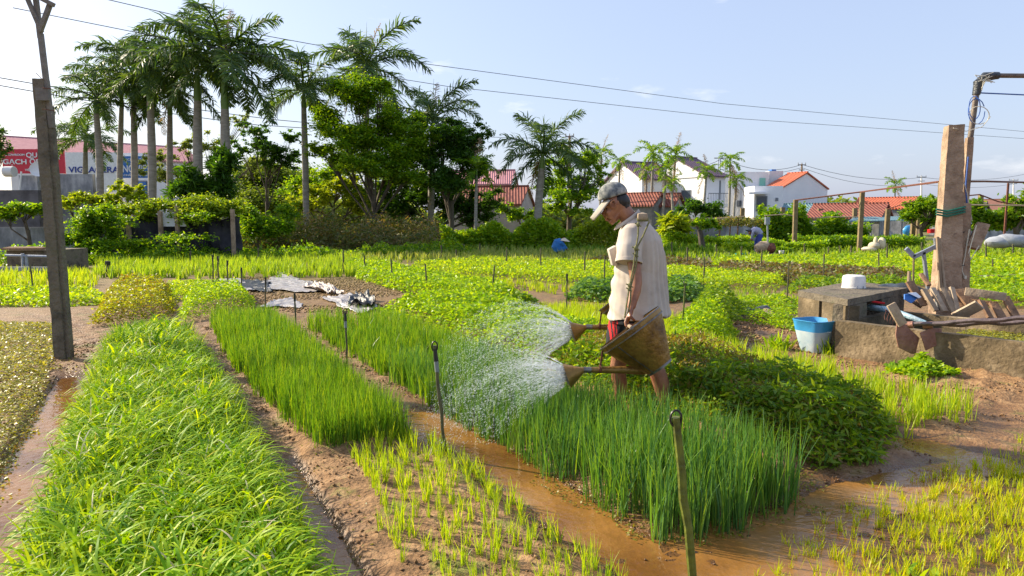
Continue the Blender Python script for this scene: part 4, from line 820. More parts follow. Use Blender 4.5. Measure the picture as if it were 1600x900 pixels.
# concrete box with slab
bx = thing('concrete_box', 'concrete block box with a cracked slab lid beside the water tank', 'concrete box', G(1310, 535))
YB = 7.75
def quadslab(q, P, h):                                           # P: four corners of the top, h thickness downwards
    return q.prism([Vector(p)-Vector((0, 0, h)) for p in P], (0, 0, h))
zt = at(1250, 456, YB).z
tl, tr_, br_, bl_ = at(1247, 457, 7.9), at(1325, 461, 7.0), at(1418, 448, 8.2), at(1335, 445, 9.2)
for p_ in (tl, tr_, br_, bl_): p_.z = zt
q = MB(); quadslab(q, [tl, tr_, br_, bl_], .07); q.rough(4, .007, 8, 1); q.build('slab', M_cdark, bx)
def wallseg(a, b_, th, z0, z1, fa, fb):
    a, b_ = Vector(a), Vector(b_); d = b_-a; s_, e_ = a+d*fa, a+d*fb; q = MB(); n_ = Vector((-d.y, d.x, 0)).normalized()*th
    q.prism([Vector((s_.x, s_.y, z0)), Vector((e_.x, e_.y, z0)), Vector((e_.x, e_.y, z0))+n_, Vector((s_.x, s_.y, z0))+n_], (0, 0, z1-z0)); q.rough(4, .007, 8, 2); return q
for (a, b_, f0, f1, m_) in ((tl, tr_, .02, .46, M_tank), (tl, tr_, .52, .97, M_tank), (tr_, br_, .02, .30, M_cdark), (tr_, br_, .55, .95, M_cdark), (bl_, tl, .1, .9, M_cdark), (br_, bl_, .1, .9, M_cdark)):
    wallseg(a, b_, .16, -.05, zt-.073, f0, f1).build('block', m_, bx)
pot = thing('upturned_pot', 'white enamel pot standing upside down on the slab of the concrete box', 'pot', (at(1334, 445, 8.2).x, 8.2, zt))
q = MB(); q.lathe((at(1334, 445, 8.2).x, 8.2, zt+.002), (0, 0, 1), [(0, .135), (.012, .137), (.014, .131), (.12, .129), (.145, .120), (.156, .09), (.158, .001)], 28); q.build('body', M_enamel, pot)
q = MB(); c_ = at(1334, 445, 8.2)
for s_ in (-.03, .05): q.box((c_.x+s_, 8.2-.135, zt+.02), (.008, .01, .03))
q.build('lug', M_steel, pot)
# water tank
A0, A1 = G(1303, 556), G(1600, 603); A0.z = A1.z = 0; A1 = A0+(A1-A0)*1.5; dT = (A1-A0).normalized(); nT = Vector((-dT.y, dT.x, 0)); 
if nT.y < 0: nT = -nT
TH = .37; LT = (A1-A0).length; WT = 1.35
tk = thing('water_tank', 'low open concrete water tank with stained walls at the right', 'water tank', A0)
for (a, b_, sd) in ((A0, A1, nT*.10), (A0+nT*WT, A1+nT*WT, -nT*.10), (A0+nT*.103, A0+nT*(WT-.103), dT*.10)):
    q = MB(); q.prism([a-Vector((0, 0, .08)), b_-Vector((0, 0, .08)), b_+sd-Vector((0, 0, .08)), a+sd-Vector((0, 0, .08))], (0, 0, TH+.08)); q.rough(6, .014, 4, 2); q.build('tank_wall', M_tank, tk)
q = MB(); z_ = .25; q.add([A0+nT*.1+dT*.1+Vector((0, 0, z_)), A1+nT*.1+Vector((0, 0, z_)), A1+nT*(WT-.1)+Vector((0, 0, z_)), A0+nT*(WT-.1)+dT*.1+Vector((0, 0, z_))], [(0, 1, 2, 3)])
m, t, p, o = nodes('tank_water'); p.inputs['Base Color'].default_value = (.02, .022, .01, 1); p.inputs['Roughness'].default_value = .06; q.build('water_surface', m, tk)
sc = thing('pond_scum', 'floating green water weed on the right side of the water tank', 'water weed', A0+dT*1.6)
xx = RNG.uniform(.85, 3.2, 9000); yy = RNG.uniform(.12, WT-.12, 9000); bp_ = np.array(A0)[None, :2]+np.array(dT)[None, :2]*xx[:, None]+np.array(nT)[None, :2]*yy[:, None]
V, F = leaves(np.stack([bp_[:, 0], bp_[:, 1], RNG.uniform(.252, .28, 9000)], 1), .03, .022, .8); bpy.data.objects.remove(sc); o = npmesh('water_weed', V, F, L_cover); tag(o, 'floating olive water weed covering the right side of the tank', 'water weed', kind='stuff')
# blue bucket
cb = G(1272, 549); bk = thing('blue_bucket', 'tapered square bucket with blue rim and milky lower half by the tank', 'bucket', cb)
def sq(z, r, n=32):
    out = []
    for i in range(n):
        a = 2*math.pi*i/n; c_, s_ = math.cos(a), math.sin(a); k_ = 1/((abs(c_)**5+abs(s_)**5)**.2); v = Matrix.Rotation(math.radians(28), 3, 'Z')@Vector((c_*r*k_, s_*r*k_, 0)); out.append(cb+v+Vector((0, 0, z)))
    return out
def ringed(q, rs):
    V = []; F = []; n = 32
    for (z, r) in rs: V += sq(z, r)
    for i in range(len(rs)-1):
        for k_ in range(n): F.append((i*n+k_, i*n+(k_+1) % n, (i+1)*n+(k_+1) % n, (i+1)*n+k_))
    q.add(V, F)
q = MB(); ringed(q, [(0, .01), (.002, .105), (.03, .118), (.23, .160), (.228, .155), (.03, .112), (.01, .1), (.009, .01)]); q.build('lower_wall', M_milky, bk)
q = MB(); ringed(q, [(.231, .161), (.335, .180), (.34, .186), (.348, .186), (.348, .179), (.231, .156)]); q.build('upper_band', M_blue, bk)
# hoes: iron blades over the tank wall, long dark bamboo shafts to the right
def hoe(hx, hy, Yh, ex, ey, Ye, blade, label):
    h = at(hx, hy, Yh); e_ = at(ex, ey, Ye); t_ = thing('garden_hoe', label, 'hoe', h); q = MB(); n = 12
    q.tube([h+(e_-h)*i/n+Vector((0, 0, .008*math.sin(i*1.7))) for i in range(n+1)], [.020+.004*(i % 3 == 0) for i in range(n+1)], 9); q.build('shaft', M_bamboo, t_)
    q = MB(); q.tube([h-(e_-h).normalized()*.02, h+(e_-h).normalized()*.06], .033, 12); q.build('socket', M_hoe, t_)
    P = [at(a, b_, Yh-.03-.02*(b_ > hy+15)) for a, b_ in blade]; q = MB(); q.prism(P, (.0, .012, .0)); q.build('blade', M_hoe, t_, bevel=.003)
    return t_
h1 = hoe(1416, 508, 6.36, 1690, 492, 5.5, [(1402, 500), (1414, 506), (1437, 528), (1431, 554), (1424, 553), (1404, 543), (1400, 524)], 'hoe with a tan board lashed to its pink rusty blade, nearest on the tank wall')
h2 = hoe(1446, 508, 6.30, 1700, 500, 5.6, [(1455, 513), (1471, 513), (1478, 550), (1474, 557), (1464, 540), (1447, 548), (1438, 520)], 'hoe with a dark blade lying behind the first one on the tank wall')
q = MB(); q.bar(at(1392, 475, 6.34), at(1411, 508, 6.30), .085, .028, up=(0, -1, 0)); o = q.build('board_grip', M_wood3, h1, bevel=.006)
rk = thing('rake_head', 'thin rake tines poking over the left end of the tank', 'rake', at(1392, 495, 6.95)); q = MB(); q.tube([at(1384, 484, 6.95), at(1398, 498, 6.95)], .006, 6); q.build('bar', M_rust, rk)
for i in range(4): q = MB(); q.tube([at(1385+i*4.2, 486+i*3.6, 6.95), at(1382+i*4.2, 494+i*3.6, 6.9), at(1383+i*4, 500+i*3.2, 6.85)], .003, 5); q.build('tine', M_rust, rk)
pb = thing('plastic_tube', 'crumpled pale blue plastic hose lying in the tank', 'hose', at(1370, 485, 7.3)); q = MB()
q.tube([at(1358, 480, 7.6), at(1385, 484, 7.3), at(1405, 489, 7.2), at(1425, 496, 7.05), at(1446, 505, 6.95)], [.035, .033, .03, .028, .026], 12); q.rough(2, .008, 20, 4); q.build('hose', mat('pale_blue_plastic', (.16, .34, .44), (.45, .55, .58), 9, .35, bump=.6), pb)
sg = thing('cardboard_sign', 'small blue and white printed packet stuck in the board pile', 'packet', at(1426, 466, 7.6))
q = MB(); q.prism([at(1414, 460, 7.55), at(1424, 459, 7.55), at(1437, 464, 7.6), at(1424, 474, 7.5), at(1414, 468, 7.5)], (0, .02, 0)); q.build('face', M_sblue, sg); q = MB(); q.prism([at(1420, 458, 7.53), at(1432, 457, 7.6), at(1440, 464, 7.6), at(1436, 466, 7.53), at(1424, 460, 7.52)], (0, .02, 0)); q.build('white_edge', M_swhite, sg)
tag(MB().tube([at(1362, 471, 7.5), at(1382, 474, 7.5)], .012, 8).build('red_rod', M_redcloth), 'short red plastic rod lying under the slab of the concrete box', 'rod')
# old boards
brd = [((1421, 440), (1443, 478), .10, .03, 7.9, M_wood2, 'dark board leaning left over the packet'), ((1443, 452), (1463, 486), .07, .03, 7.8, M_wood, 'brown stick second in the board pile'), ((1457, 450), (1477, 487), .07, .03, 7.8, M_wood3, 'tan stick third in the board pile'),
       ((1473, 450), (1491, 488), .07, .03, 7.8, M_wood, 'brown stick fourth in the board pile'), ((1487, 449), (1497, 487), .06, .03, 7.8, M_wood3, 'pale stick with reddish edge in the middle of the board pile'), ((1497, 455), (1505, 486), .06, .03, 7.9, M_wood2, 'dark thin board right of the pale stick'),
       ((1500, 452), (1519, 476), .16, .03, 7.9, M_wood2, 'wide brown board leaning right in the pile'), ((1493, 496), (1531, 476), .13, .03, 7.4, M_wood3, 'short wide plank sloping in front of the pile'), ((1508, 455), (1572, 464), .09, .04, 7.7, M_wood3, 'long pale plank across the top of the pile'),
       ((1570, 463), (1588, 496), .09, .03, 7.6, M_wood2, 'dark board propped at the right end of the pile'), ((1533, 470), (1548, 498), .09, .03, 7.5, M_wood2, 'dark board under the long pale plank'), ((1552, 474), (1566, 497), .10, .03, 7.55, M_wood2, 'grey brown board beneath the right of the long plank'), 
       ((1408, 460), (1440, 480), .03, .03, 8.0, M_wood, 'thin stick sloping behind the packet'), ((1430, 476), (1465, 462), .03, .03, 7.9, M_wood3, 'thin pale stick crossing the pile'), ((1439, 428), (1452, 446), .05, .03, 8.1, M_wood2, 'short dark stub standing behind the pile'), ((1463, 455), (1466, 484), .05, .03, 8.0, M_blackp, 'grey blue slat standing in the pile'), ((1510, 470), (1560, 476), .06, .03, 7.8, M_wood2, 'dark plank lying low across the pile'), ((1478, 462), (1530, 466), .12, .03, 8.1, M_wood, 'wide grey plank lying behind the sticks')]
for (a, b_, w_, th, Yd, mm, lb) in brd:
    q = MB(); q.bar(at(*a, Yd+.1), at(*b_, Yd-.08), w_, th, up=(random.uniform(-.3, .3), -1, 0)); o = q.build('board', mm, bevel=.004); tag(o, lb, 'board', 'old boards piled on the tank')
nt_ = MB(); nt_.ball(at(1405, 452, 8.4), (.30, .2, .07), 18); nt_.rough(1, .05, 9, 3); tag(nt_.build('plastic_sheet', M_blackp), 'crumpled dark plastic sheet on the right end of the slab', 'plastic sheet')
stn = thing('steel_bracket', 'grey steel L-shaped bracket on two legs left of the pillars', 'bracket', at(1440, 450, 8.6)); q = MB(); q.bar(at(1427, 402, 8.6), at(1464, 384, 8.6), .035, .05); q.bar(at(1428, 401, 8.6), at(1416, 388, 8.6), .035, .05); q.bar(at(1463, 390, 8.6), at(1461, 372, 8.6), .03, .03); q.build('arm', M_steel, stn)
q = MB(); q.bar(at(1443, 394, 8.6), at(1450, 452, 8.6), .035, .035, up=(0, -1, 0)); q.build('leg', M_steel, stn); q = MB(); q.tube([at(1428, 402, 8.6), at(1427, 450, 8.6)], .012, 8); q.build('leg', M_post, stn)
for (a, b_, lb) in (((1465, 370), (1470, 452), 'rusty brown pole leaning against the front of the tall pillar'), ((1421, 424), (1420, 452), 'short grey stick standing left of the steel bracket')):
    tag(MB().tube([at(*a, 8.5), at(*b_, 8.45)], .022, 8).build('stick', M_wood), lb, 'stick')
tag(MB().tube([at(1468, 372, 8.5), at(1476, 450, 8.45)], .018, 8).build('stick', M_wood3), 'paler thin pole beside the rusty one on the tall pillar', 'stick')
# netting heap with twigs
q = MB(); 
for (px, py, r_) in ((1178, 488, (.20, .12, .10)), (1190, 486, (.17, .12, .12)), (1160, 491, (.18, .1, .05)), (1204, 490, (.12, .1, .07))): q.ball(at(px, py, 10.0)+Vector((0, 0, -.04)), r_, 14)
q.rough(1, .045, 8, 3); tag(q.build('netting_heap', M_blackp), 'heap of dark green netting on the soil left of the concrete box', 'netting heap')
tw = MB()
for i in range(46):
    a = at(random.uniform(1155, 1212), random.uniform(492, 503), 9.7+random.uniform(-.2, .2)); an = random.uniform(-.5, .5)+(math.pi if random.random() < .5 else 0); L_ = random.uniform(.1, .4); tw.tube([a, a+Vector((math.cos(an)*L_*.5, math.sin(an)*L_*.5, random.uniform(-.01, .05))), a+Vector((math.cos(an)*L_, math.sin(an)*L_, random.uniform(-.04, .02)))], random.uniform(.003, .008), 5)
tag(tw.build('twig_heap', M_wood), 'heap of dry twigs in front of the dark netting', 'twigs', kind='stuff')
tag(MB().tube([at(1197, 483, 9.8), at(1203, 489, 9.7), at(1210, 493, 9.6)], [(.02, .05), (.02, .07), (.015, .03)], 10).build('palm_sheath', M_wood3), 'pale dry palm sheath lying on the netting heap', 'dry sheath')
# clay brick edging
ORD = ['first', 'second', 'third', 'fourth', 'fifth', 'sixth', 'seventh', 'eighth', 'ninth', 'tenth', 'eleventh', 'twelfth', 'thirteenth', 'fourteenth', 'fifteenth', 'sixteenth']
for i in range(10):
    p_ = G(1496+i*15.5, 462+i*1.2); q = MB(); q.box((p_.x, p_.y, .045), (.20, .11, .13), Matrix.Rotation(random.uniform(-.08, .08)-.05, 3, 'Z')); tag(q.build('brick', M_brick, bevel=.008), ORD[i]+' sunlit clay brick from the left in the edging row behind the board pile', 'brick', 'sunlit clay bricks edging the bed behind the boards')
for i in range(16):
    p_ = G(1502+i*8.6, 443-i*.25); q = MB(); q.box((p_.x, p_.y, .07), (.14, .12, .20), Matrix.Rotation(random.uniform(-.1, .1), 3, 'Z')); tag(q.build('brick', M_dbrick, bevel=.01), ORD[i]+' dark brick from the left in the edging row right of the pillars', 'brick', 'dark bricks edging the farther bed')  # farther row, in a darker brown than the clay bricks
# silver mulch sheets on the bare soil
def sheet(P, label, seed, m_=M_plast, amp=.05, n=40, z0=.05):
    c_ = [G(*p) for p in P]; V = []; F = []
    for i in range(n+1):
        for j in range(n+1):
            s_, t_ = i/n, j/n; p_ = (c_[0]*(1-s_)+c_[1]*s_)*(1-t_)+(c_[3]*(1-s_)+c_[2]*s_)*t_; V.append(p_)
    V = np.array([list(v) for v in V]); gx = np.tile(np.linspace(0, 1, n+1), n+1); gy = np.repeat(np.linspace(0, 1, n+1), n+1)
    r_ = np.abs(noise(gy*3+seed, gx*14+2*gy, 0, seed))*amp+np.abs(noise(V[:, 0]*5, V[:, 1]*5, 0, seed+3))*amp*.6; V[:, 2] = gz(V[:, 0], V[:, 1])+r_+.012
    V[:, 0] += .06*noise(V[:, 0]*3, V[:, 1]*3, 0, seed+5); V[:, 1] += .10*noise(V[:, 0]*3, V[:, 1]*3, 5, seed+6)
    ii = (np.arange(n)[:, None]*(n+1)+np.arange(n)[None]).ravel(); o = npmesh('plastic_sheet', V, np.stack([ii, ii+1, ii+n+2, ii+n+1], 1), m_, smooth=True); o.modifiers.new('t', 'SOLIDIFY').thickness = .003; tag(o, label, 'plastic sheet', 'plastic sheets on the bare soil')
sheet([(345, 455), (398, 456), (372, 438), (345, 438)], 'small white plastic sheet between the dark stakes at the far left of the bare soil', 1)
sheet([(400, 452), (470, 458), (530, 455), (435, 428)], 'long pale plastic sheet folded in the middle of the bare soil', 2, amp=.035)
sheet([(470, 452), (510, 462), (540, 462), (500, 448)], 'crumpled grey brown strip joining the two pale plastic sheets', 6, mat('muddy_plastic', (.16, .11, .09), (.5, .45, .42), 8, .5, bump=.6), .10)
sheet([(500, 468), (565, 494), (588, 482), (545, 462)], 'pale striped plastic sheet at the front right of the bare soil', 3, amp=.035)
sheet([(410, 482), (480, 482), (455, 468), (425, 472)], 'small pale plastic sheet just right of the rounded herb clump', 4, amp=.03)
sheet([(545, 482), (588, 486), (582, 470), (555, 466)], 'dark folded plastic at the right tip of the pale striped sheet', 5, M_blackp, .14)
sheet([(365, 455), (425, 458), (418, 440), (375, 440)], 'dark plastic sheet between the dark stakes and the long pale sheet', 7, M_blackp, .05)

# ---------------------------------------------------------------- distant workers
wk = person_root('crouching worker in blue with a conical straw hat far behind the man', Vector((at(876, 388, 27.5).x, 27.5, 0)))
def B(px, py, d=0): return at(px, py, 27.5+d)
q = MB(); q.tube([B(874, 392), B(871, 385), B(873, 379), B(878, 375.5)], [(.22, .24), (.25, .25), (.22, .24), (.12, .14)], 14); q.tube([B(877, 378, -.2), B(881, 383, -.2), B(885, 389, -.15)], [.07, .06, .045], 10); q.tube([B(877, 378, .2), B(882, 384, .2), B(886, 389, .15)], [.07, .06, .045], 10); q.tube([B(874, 390, -.15), B(882, 386, -.18), B(878, 398, -.15)], [.11, .09, .06], 10); remesh(q, .025, 'jacket', M_bluecloth, wk)
q = MB(); q.ball(B(881.5, 375), (.09, .08, .11), 12); q.tube([B(879, 378), B(881, 376)], .06, 8); q.ball(B(886.5, 389.5, -.15), .04, 8); q.ball(B(887, 389.5, .15), .04, 8); remesh(q, .015, 'body', M_skin, wk)
q = MB(); q.lathe(B(882.5, 371), (-.15, 0, -1), [(0, .004), (.14, .24), (.145, .235), (.01, .004)], 20); q.build('conical_hat', M_straw, wk)
w2 = person_root('worker in a lilac shirt and blue trousers bending beside the old pump', Vector((at(1184, 395, 30).x, 30, 0)))
def D_(px, py, d=0): return at(px, py, 30+d)
q = MB(); q.tube([D_(1188, 366), D_(1184, 361), D_(1178, 359.5), D_(1174, 361)], [(.15, .18), (.17, .20), (.15, .2), (.08, .1)], 14); q.tube([D_(1177, 361, -.18), D_(1175, 368, -.2), D_(1174, 373, -.15)], [.06, .05, .04], 8); q.tube([D_(1177, 361, .18), D_(1176, 368, .2), D_(1175, 374, .15)], [.06, .05, .04], 8); remesh(q, .02, 'shirt', M_purple, w2)
q = MB(); q.tube([D_(1188, 366, -.08), D_(1186, 378, -.1), D_(1185, 396, -.1)], [.13, .09, .06], 10); q.tube([D_(1188, 366, .08), D_(1182, 378, .12), D_(1180, 396, .12)], [.13, .09, .06], 10); remesh(q, .02, 'trousers', M_navy, w2)
q = MB(); q.ball(D_(1172.5, 363.5), (.09, .08, .11), 12); q.tube([D_(1175, 362), D_(1173, 363)], .06, 8); q.ball(D_(1174, 374, -.15), .045, 8); q.ball(D_(1175, 375, .15), .045, 8); remesh(q, .015, 'body', M_skin, w2)
q = MB(); q.lathe(D_(1172.5, 358.5), (-.5, 0, -1), [(0, .02), (.05, .11), (.09, .12), (.10, .19), (.105, .185), (.06, .10), (.01, .02)], 16); q.build('hat', M_black, w2)
pm = thing('water_pump', 'old rusty water pump on boards in front of the trellis', 'pump', at(1195, 396, 28)); q = MB(); q.tube([at(1181, 389, 28), at(1190, 386, 28), at(1200, 385, 28)], [.16, .24, .22], 16); q.build('cover', M_wood3, pm); q = MB(); q.ball(at(1204, 388, 27.9), (.22, .2, .2), 14); q.box(at(1204, 382, 28), (.2, .2, .12)); q.tube([at(1209, 392, 28), at(1209, 380, 28)], .05, 8); q.build('motor', M_rust, pm); q = MB()
q.box(at(1192, 397, 27.6), (1.5, .5, .06)); q.build('board_base', M_wood2, pm)
q = MB(); q.tube([at(1200, 390, 27.9), at(1199, 345, 27.9)], .035, 8); q.build('pipe', M_steel, pm); q = MB(); q.box(at(1199, 345, 27.9), (.18, .12, .30)); q.build('switch_box', M_steel, pm)
q = MB(); q.lathe(at(1157, 401, 27), (0, 0, 1), [(0, .15), (.12, .22), (.13, .22), (.02, .14)], 16); tag(q.build('basin', mat('teal_plastic', (.02, .35, .32), (.03, .4, .36), 4, .4)), 'teal plastic basin left of the old pump', 'basin')
q = MB(); q.lathe(at(1221, 398, 27.5), (0, 0, 1), [(0, .01), (0, .09), (.16, .11), (.17, .11), (.02, .08)], 16); tag(q.build('small_pail', M_enamel), 'small white pail right of the old pump', 'pail')
q = MB(); 
for (a, r_) in (((1358, 389), (.32, .3, .12)), ((1366, 384), (.25, .25, .16)), ((1378, 381), (.14, .2, .26)), ((1368, 378), (.08, .1, .2))): q.ball(at(a[0], a[1], 29), r_, 14)
q.rough(1, .07, 4, 2); tag(q.build('straw_heap', M_straw), 'pale crumpled sacking heap near the middle trellis post', 'sacking heap')
# ---------------------------------------------------------------- palms
def frond_mesh(L, a0, curve, leaf, nleaf=34, droop=.55, m=L_palm, seed=0, w=.065, plum=.6):
    r = np.random.default_rng(seed); n = 14; t = np.linspace(0, 1, n+1); ang = np.radians(a0-curve*t**1.25); st = L/n
    x = np.concatenate([[0], np.cumsum(np.cos(ang[:-1])*st)]); z = np.concatenate([[0], np.cumsum(np.sin(ang[:-1])*st)]); sway = .12*L*(r.random()-.5)*t**2
    q = MB(); q.tube([Vector((x[i], sway[i], z[i])) for i in range(n+1)], [.045*(1-.85*i/n)*L/3.4+.006 for i in range(n+1)], 5)
    V0 = np.array(q.V); 
    tt = np.repeat(np.linspace(.16, .99, nleaf), 2); sd = np.tile([1, -1], nleaf); px_ = np.interp(tt, t, x); pz_ = np.interp(tt, t, z); py_ = np.interp(tt, t, sway); an = np.interp(tt, t, ang)
    ll = leaf*(np.sin(np.pi*np.clip(tt*.80+.16, 0, 1))**.7)*r.uniform(.8, 1.1, len(tt)); fwd = np.stack([np.cos(an), 0*an, np.sin(an)], 1); up = np.stack([-np.sin(an), 0*an, np.cos(an)], 1); side = np.stack([0*an, sd, 0*an], 1)
    el = r.normal(0, plum, len(tt))
    d = fwd*.55+side*np.cos(el)[:, None]*.85+up*np.sin(el)[:, None]*.6; d /= np.linalg.norm(d, axis=1)[:, None]
    p0 = np.stack([px_, py_, pz_], 1); p1 = p0+d*ll[:, None]*.55; d2 = d+np.array([0, 0, -1])*droop*r.uniform(.6, 1.5, len(tt))[:, None]; d2 /= np.linalg.norm(d2, axis=1)[:, None]; p2 = p1+d2*ll[:, None]*.45
    wv = np.cross(d, up+r.normal(0, .5, (len(tt), 3))); wv /= np.linalg.norm(wv, axis=1)[:, None]; ww = w*.5
    V = np.stack([p0-wv*ww*.6, p0+wv*ww*.6, p1-wv*ww, p1+wv*ww, p2-wv*ww*.12, p2+wv*ww*.12], 1).reshape(-1, 3); b = (np.arange(len(tt))*6+len(V0))[:, None]
    F4 = np.concatenate([b+np.array([[0, 1, 3, 2]]), b+np.array([[2, 3, 5, 4]])]); Fq = [f for f in q.F if len(f) == 4]
    return npmesh('frond', np.concatenate([V0, V]), [np.concatenate([np.array(Fq), F4])], m)
FR = {}
def frond_data(kind):
    if not FR:
        sp = {'r': [(3.3, 68, 70, .85, 0), (3.7, 45, 85, .9, 1), (3.7, 25, 85, .9, 2), (3.5, 5, 75, .85, 3), (3.0, -25, 50, .8, 4), (3.2, 80, 40, .8, 5)], 'a': [(1.9, 75, 90, .55, 10), (2.0, 50, 110, .55, 11), (1.9, 20, 90, .55, 12), (1.5, -20, 60, .5, 13)]}
        for k_, ls in sp.items():
            FR[k_] = []
            for (L, a0, cv, lf, sd) in ls:
                o = frond_mesh(L, a0, cv, lf, 66 if k_ == 'r' else 24, m=L_palm if k_ == 'r' else L_treeb, seed=sd, w=.066 if k_ == 'r' else .08); FR[k_].append(o.data); bpy.data.objects.remove(o)
        o = frond_mesh(2.6, -50, 35, .5, 24, m=L_palmd, seed=30, w=.05); FR['d'] = [o.data]; bpy.data.objects.remove(o)
        o = frond_mesh(2.3, 80, 20, .45, 22, m=L_palmd, seed=31, w=.05); FR['d'].append(o.data); bpy.data.objects.remove(o)
    return FR[kind]
def palm(label, px, cy, Y, bx_, r=.2, shaft=1.3, kind='r', nf=15, sc=1.0, dead=1, seed=0, spear=True, group=None):
    rd = random.Random(seed); tp = at(px, cy, Y); b_ = at(bx_, 350, Y); b_.z = -.1; t_ = thing('royal_palm' if kind == 'r' else 'areca_palm', label, 'palm tree', b_, group)
    ax = (tp-b_); H_ = ax.length; dirn = ax.normalized(); s_len = shaft*sc; n = 14; P = []; R = []; bow = Vector((rd.uniform(-.15, .15)*(H_/10), 0, 0)); base_len = H_-s_len
    for i in range(n+1):
        f_ = i/n; P.append(b_+dirn*base_len*f_+bow*math.sin(f_*math.pi)); R.append(r*(1.25-.35*min(1, f_*4) if f_ < .15 else 1.0+.18*math.sin((f_-.15)*math.pi)-.22*f_**3))
    q = MB(); q.tube(P, R, 12); q.build('trunk', M_palmt, t_)
    q = MB(); q.tube([P[-1]-dirn*.02, P[-1]+dirn*s_len*.15, P[-1]+dirn*s_len*.6, P[-1]+dirn*s_len], [R[-1]*.98, R[-1]*1.08, R[-1]*.72, R[-1]*.42], 12); q.build('crownshaft', M_shaft, t_)
    top = P[-1]+dirn*s_len; fd = frond_data(kind); nk = len(fd) if kind == 'a' else 5
    for i in range(nf):
        me = fd[min(nk-1, int((i/nf)**.8*nk))]; o = bpy.data.objects.new('frond', me); C.objects.link(o); o.parent = t_
        o.location = top-b_-dirn*rd.uniform(0, .12)*sc; s_ = sc*rd.uniform(.85, 1.12); o.scale = (s_, s_*(1 if rd.random() < .5 else -1), s_); o.rotation_euler = (rd.uniform(-.2, .2), rd.uniform(-.15, .15), i*2.4+rd.uniform(-.3, .3))
    for i in range(dead):
        o = bpy.data.objects.new('dry_frond', frond_data('d')[0 if i else rd.randint(0, 1)]); C.objects.link(o); o.parent = t_; o.location = top-b_-dirn*.15; o.scale = (sc,)*3; o.rotation_euler = (0, 0, rd.uniform(0, 6.28))
    if spear and kind == 'r': q = MB(); q.tube([top, top+Vector((.03, 0, 1.0*sc)), top+Vector((.08, 0, 2.1*sc))], [.035*sc, .022*sc, .004], 6); q.build('spear_leaf', M_shaft, t_)
PL = [(150, 152, 34, 153, .19, 1.1, .72, 'pale-trunked royal palm just right of the leaning pole'), (133, 215, 46, 134, .2, 1.1, .85, 'small royal palm behind the tile shop sign'), (190, 135, 37, 186, .17, 1.3, .85, 'slim royal palm leaning in front of the blue sign'), (208, 122, 35, 208, .19, 1.6, .85, 'royal palm with bright green crownshaft third from the leaning pole'),
      (234, 108, 33, 234, .22, 1.7, .88, 'thick royal palm standing before the right edge of the blue sign'), (265, 145, 35, 266, .18, 1.4, .8, 'slender royal palm between the blue sign and the overgrown trunks'), (307, 88, 32, 313, .25, 1.9, 1.05, 'tall royal palm with bulging trunk left of the tallest one'), (350, 92, 31, 353, .26, 1.9, 1.15, 'tallest royal palm of the left group with widest crown'),
      (474, 140, 34, 478, .19, .9, .95, 'royal palm with a bare slender trunk between the palm group and feathery tree'), (572, 104, 38, 575, .2, 1.2, 1.12, 'tall royal palm rising out of the big feathery tree'), (676, 185, 36, 672, .2, 1.2, .95, 'royal palm with dry upright fronds behind the right of the feathery tree'), (848, 238, 33, 838, .22, .9, .85, 'leaning royal palm on the hedge left of the man')]
for i, (px_, cy_, Y_, bx__, r_, sh_, sc_, lb_) in enumerate(PL): palm(lb_, px_, cy_, Y_, bx__, r_*.75, sh_, nf=14 if sc_ > .75 else 11, sc=sc_, dead=2 if i in (9, 10) else (1 if i % 2 else 0), seed=i+2)
palm('small thin palm with yellowish hanging fronds before the red-roofed house', 745, 262, 33, 742, .07, .5, 'a', 10, .75, 1, 40)
for i, (px_, cy_, Y_, bx__, sc_, lb_) in enumerate([(968, 252, 56, 967, .85, 'areca palm directly above the cap of the man'), (1021, 238, 52, 1018, 1.15, 'areca palm leftmost of the cluster right of the man'), (1041, 266, 50, 1030, .9, 'short areca palm in the middle of the cluster right of the man'), (1056, 240, 54, 1046, 1.15, 'areca palm tallest at the right of the cluster by the white house'),
                                               (1049, 286, 49, 1052, .8, 'lowest areca palm in the cluster by the white house'), (1104, 267, 52, 1100, .9, 'areca palm in front of the corner of the purple-roofed white house'), (1141, 250, 54, 1136, 1.0, 'areca palm right of the lattice mast'), (1151, 280, 53, 1147, .85, 'shorter areca palm in front of the flat-roofed white house'), (1010, 268, 53, 1008, .8, 'areca palm with hanging dead fronds behind the red tiled shed'),
                                               (1399, 289, 95, 1399, 1.3, 'far solitary palm above the orange roof'), (940, 240, 52, 938, 1.0, 'areca palm rising from the round tree left of the man')]): palm(lb_, px_, cy_, Y_, bx__, .085, .55, 'a', 10, sc_*.74, 2, 50+i)

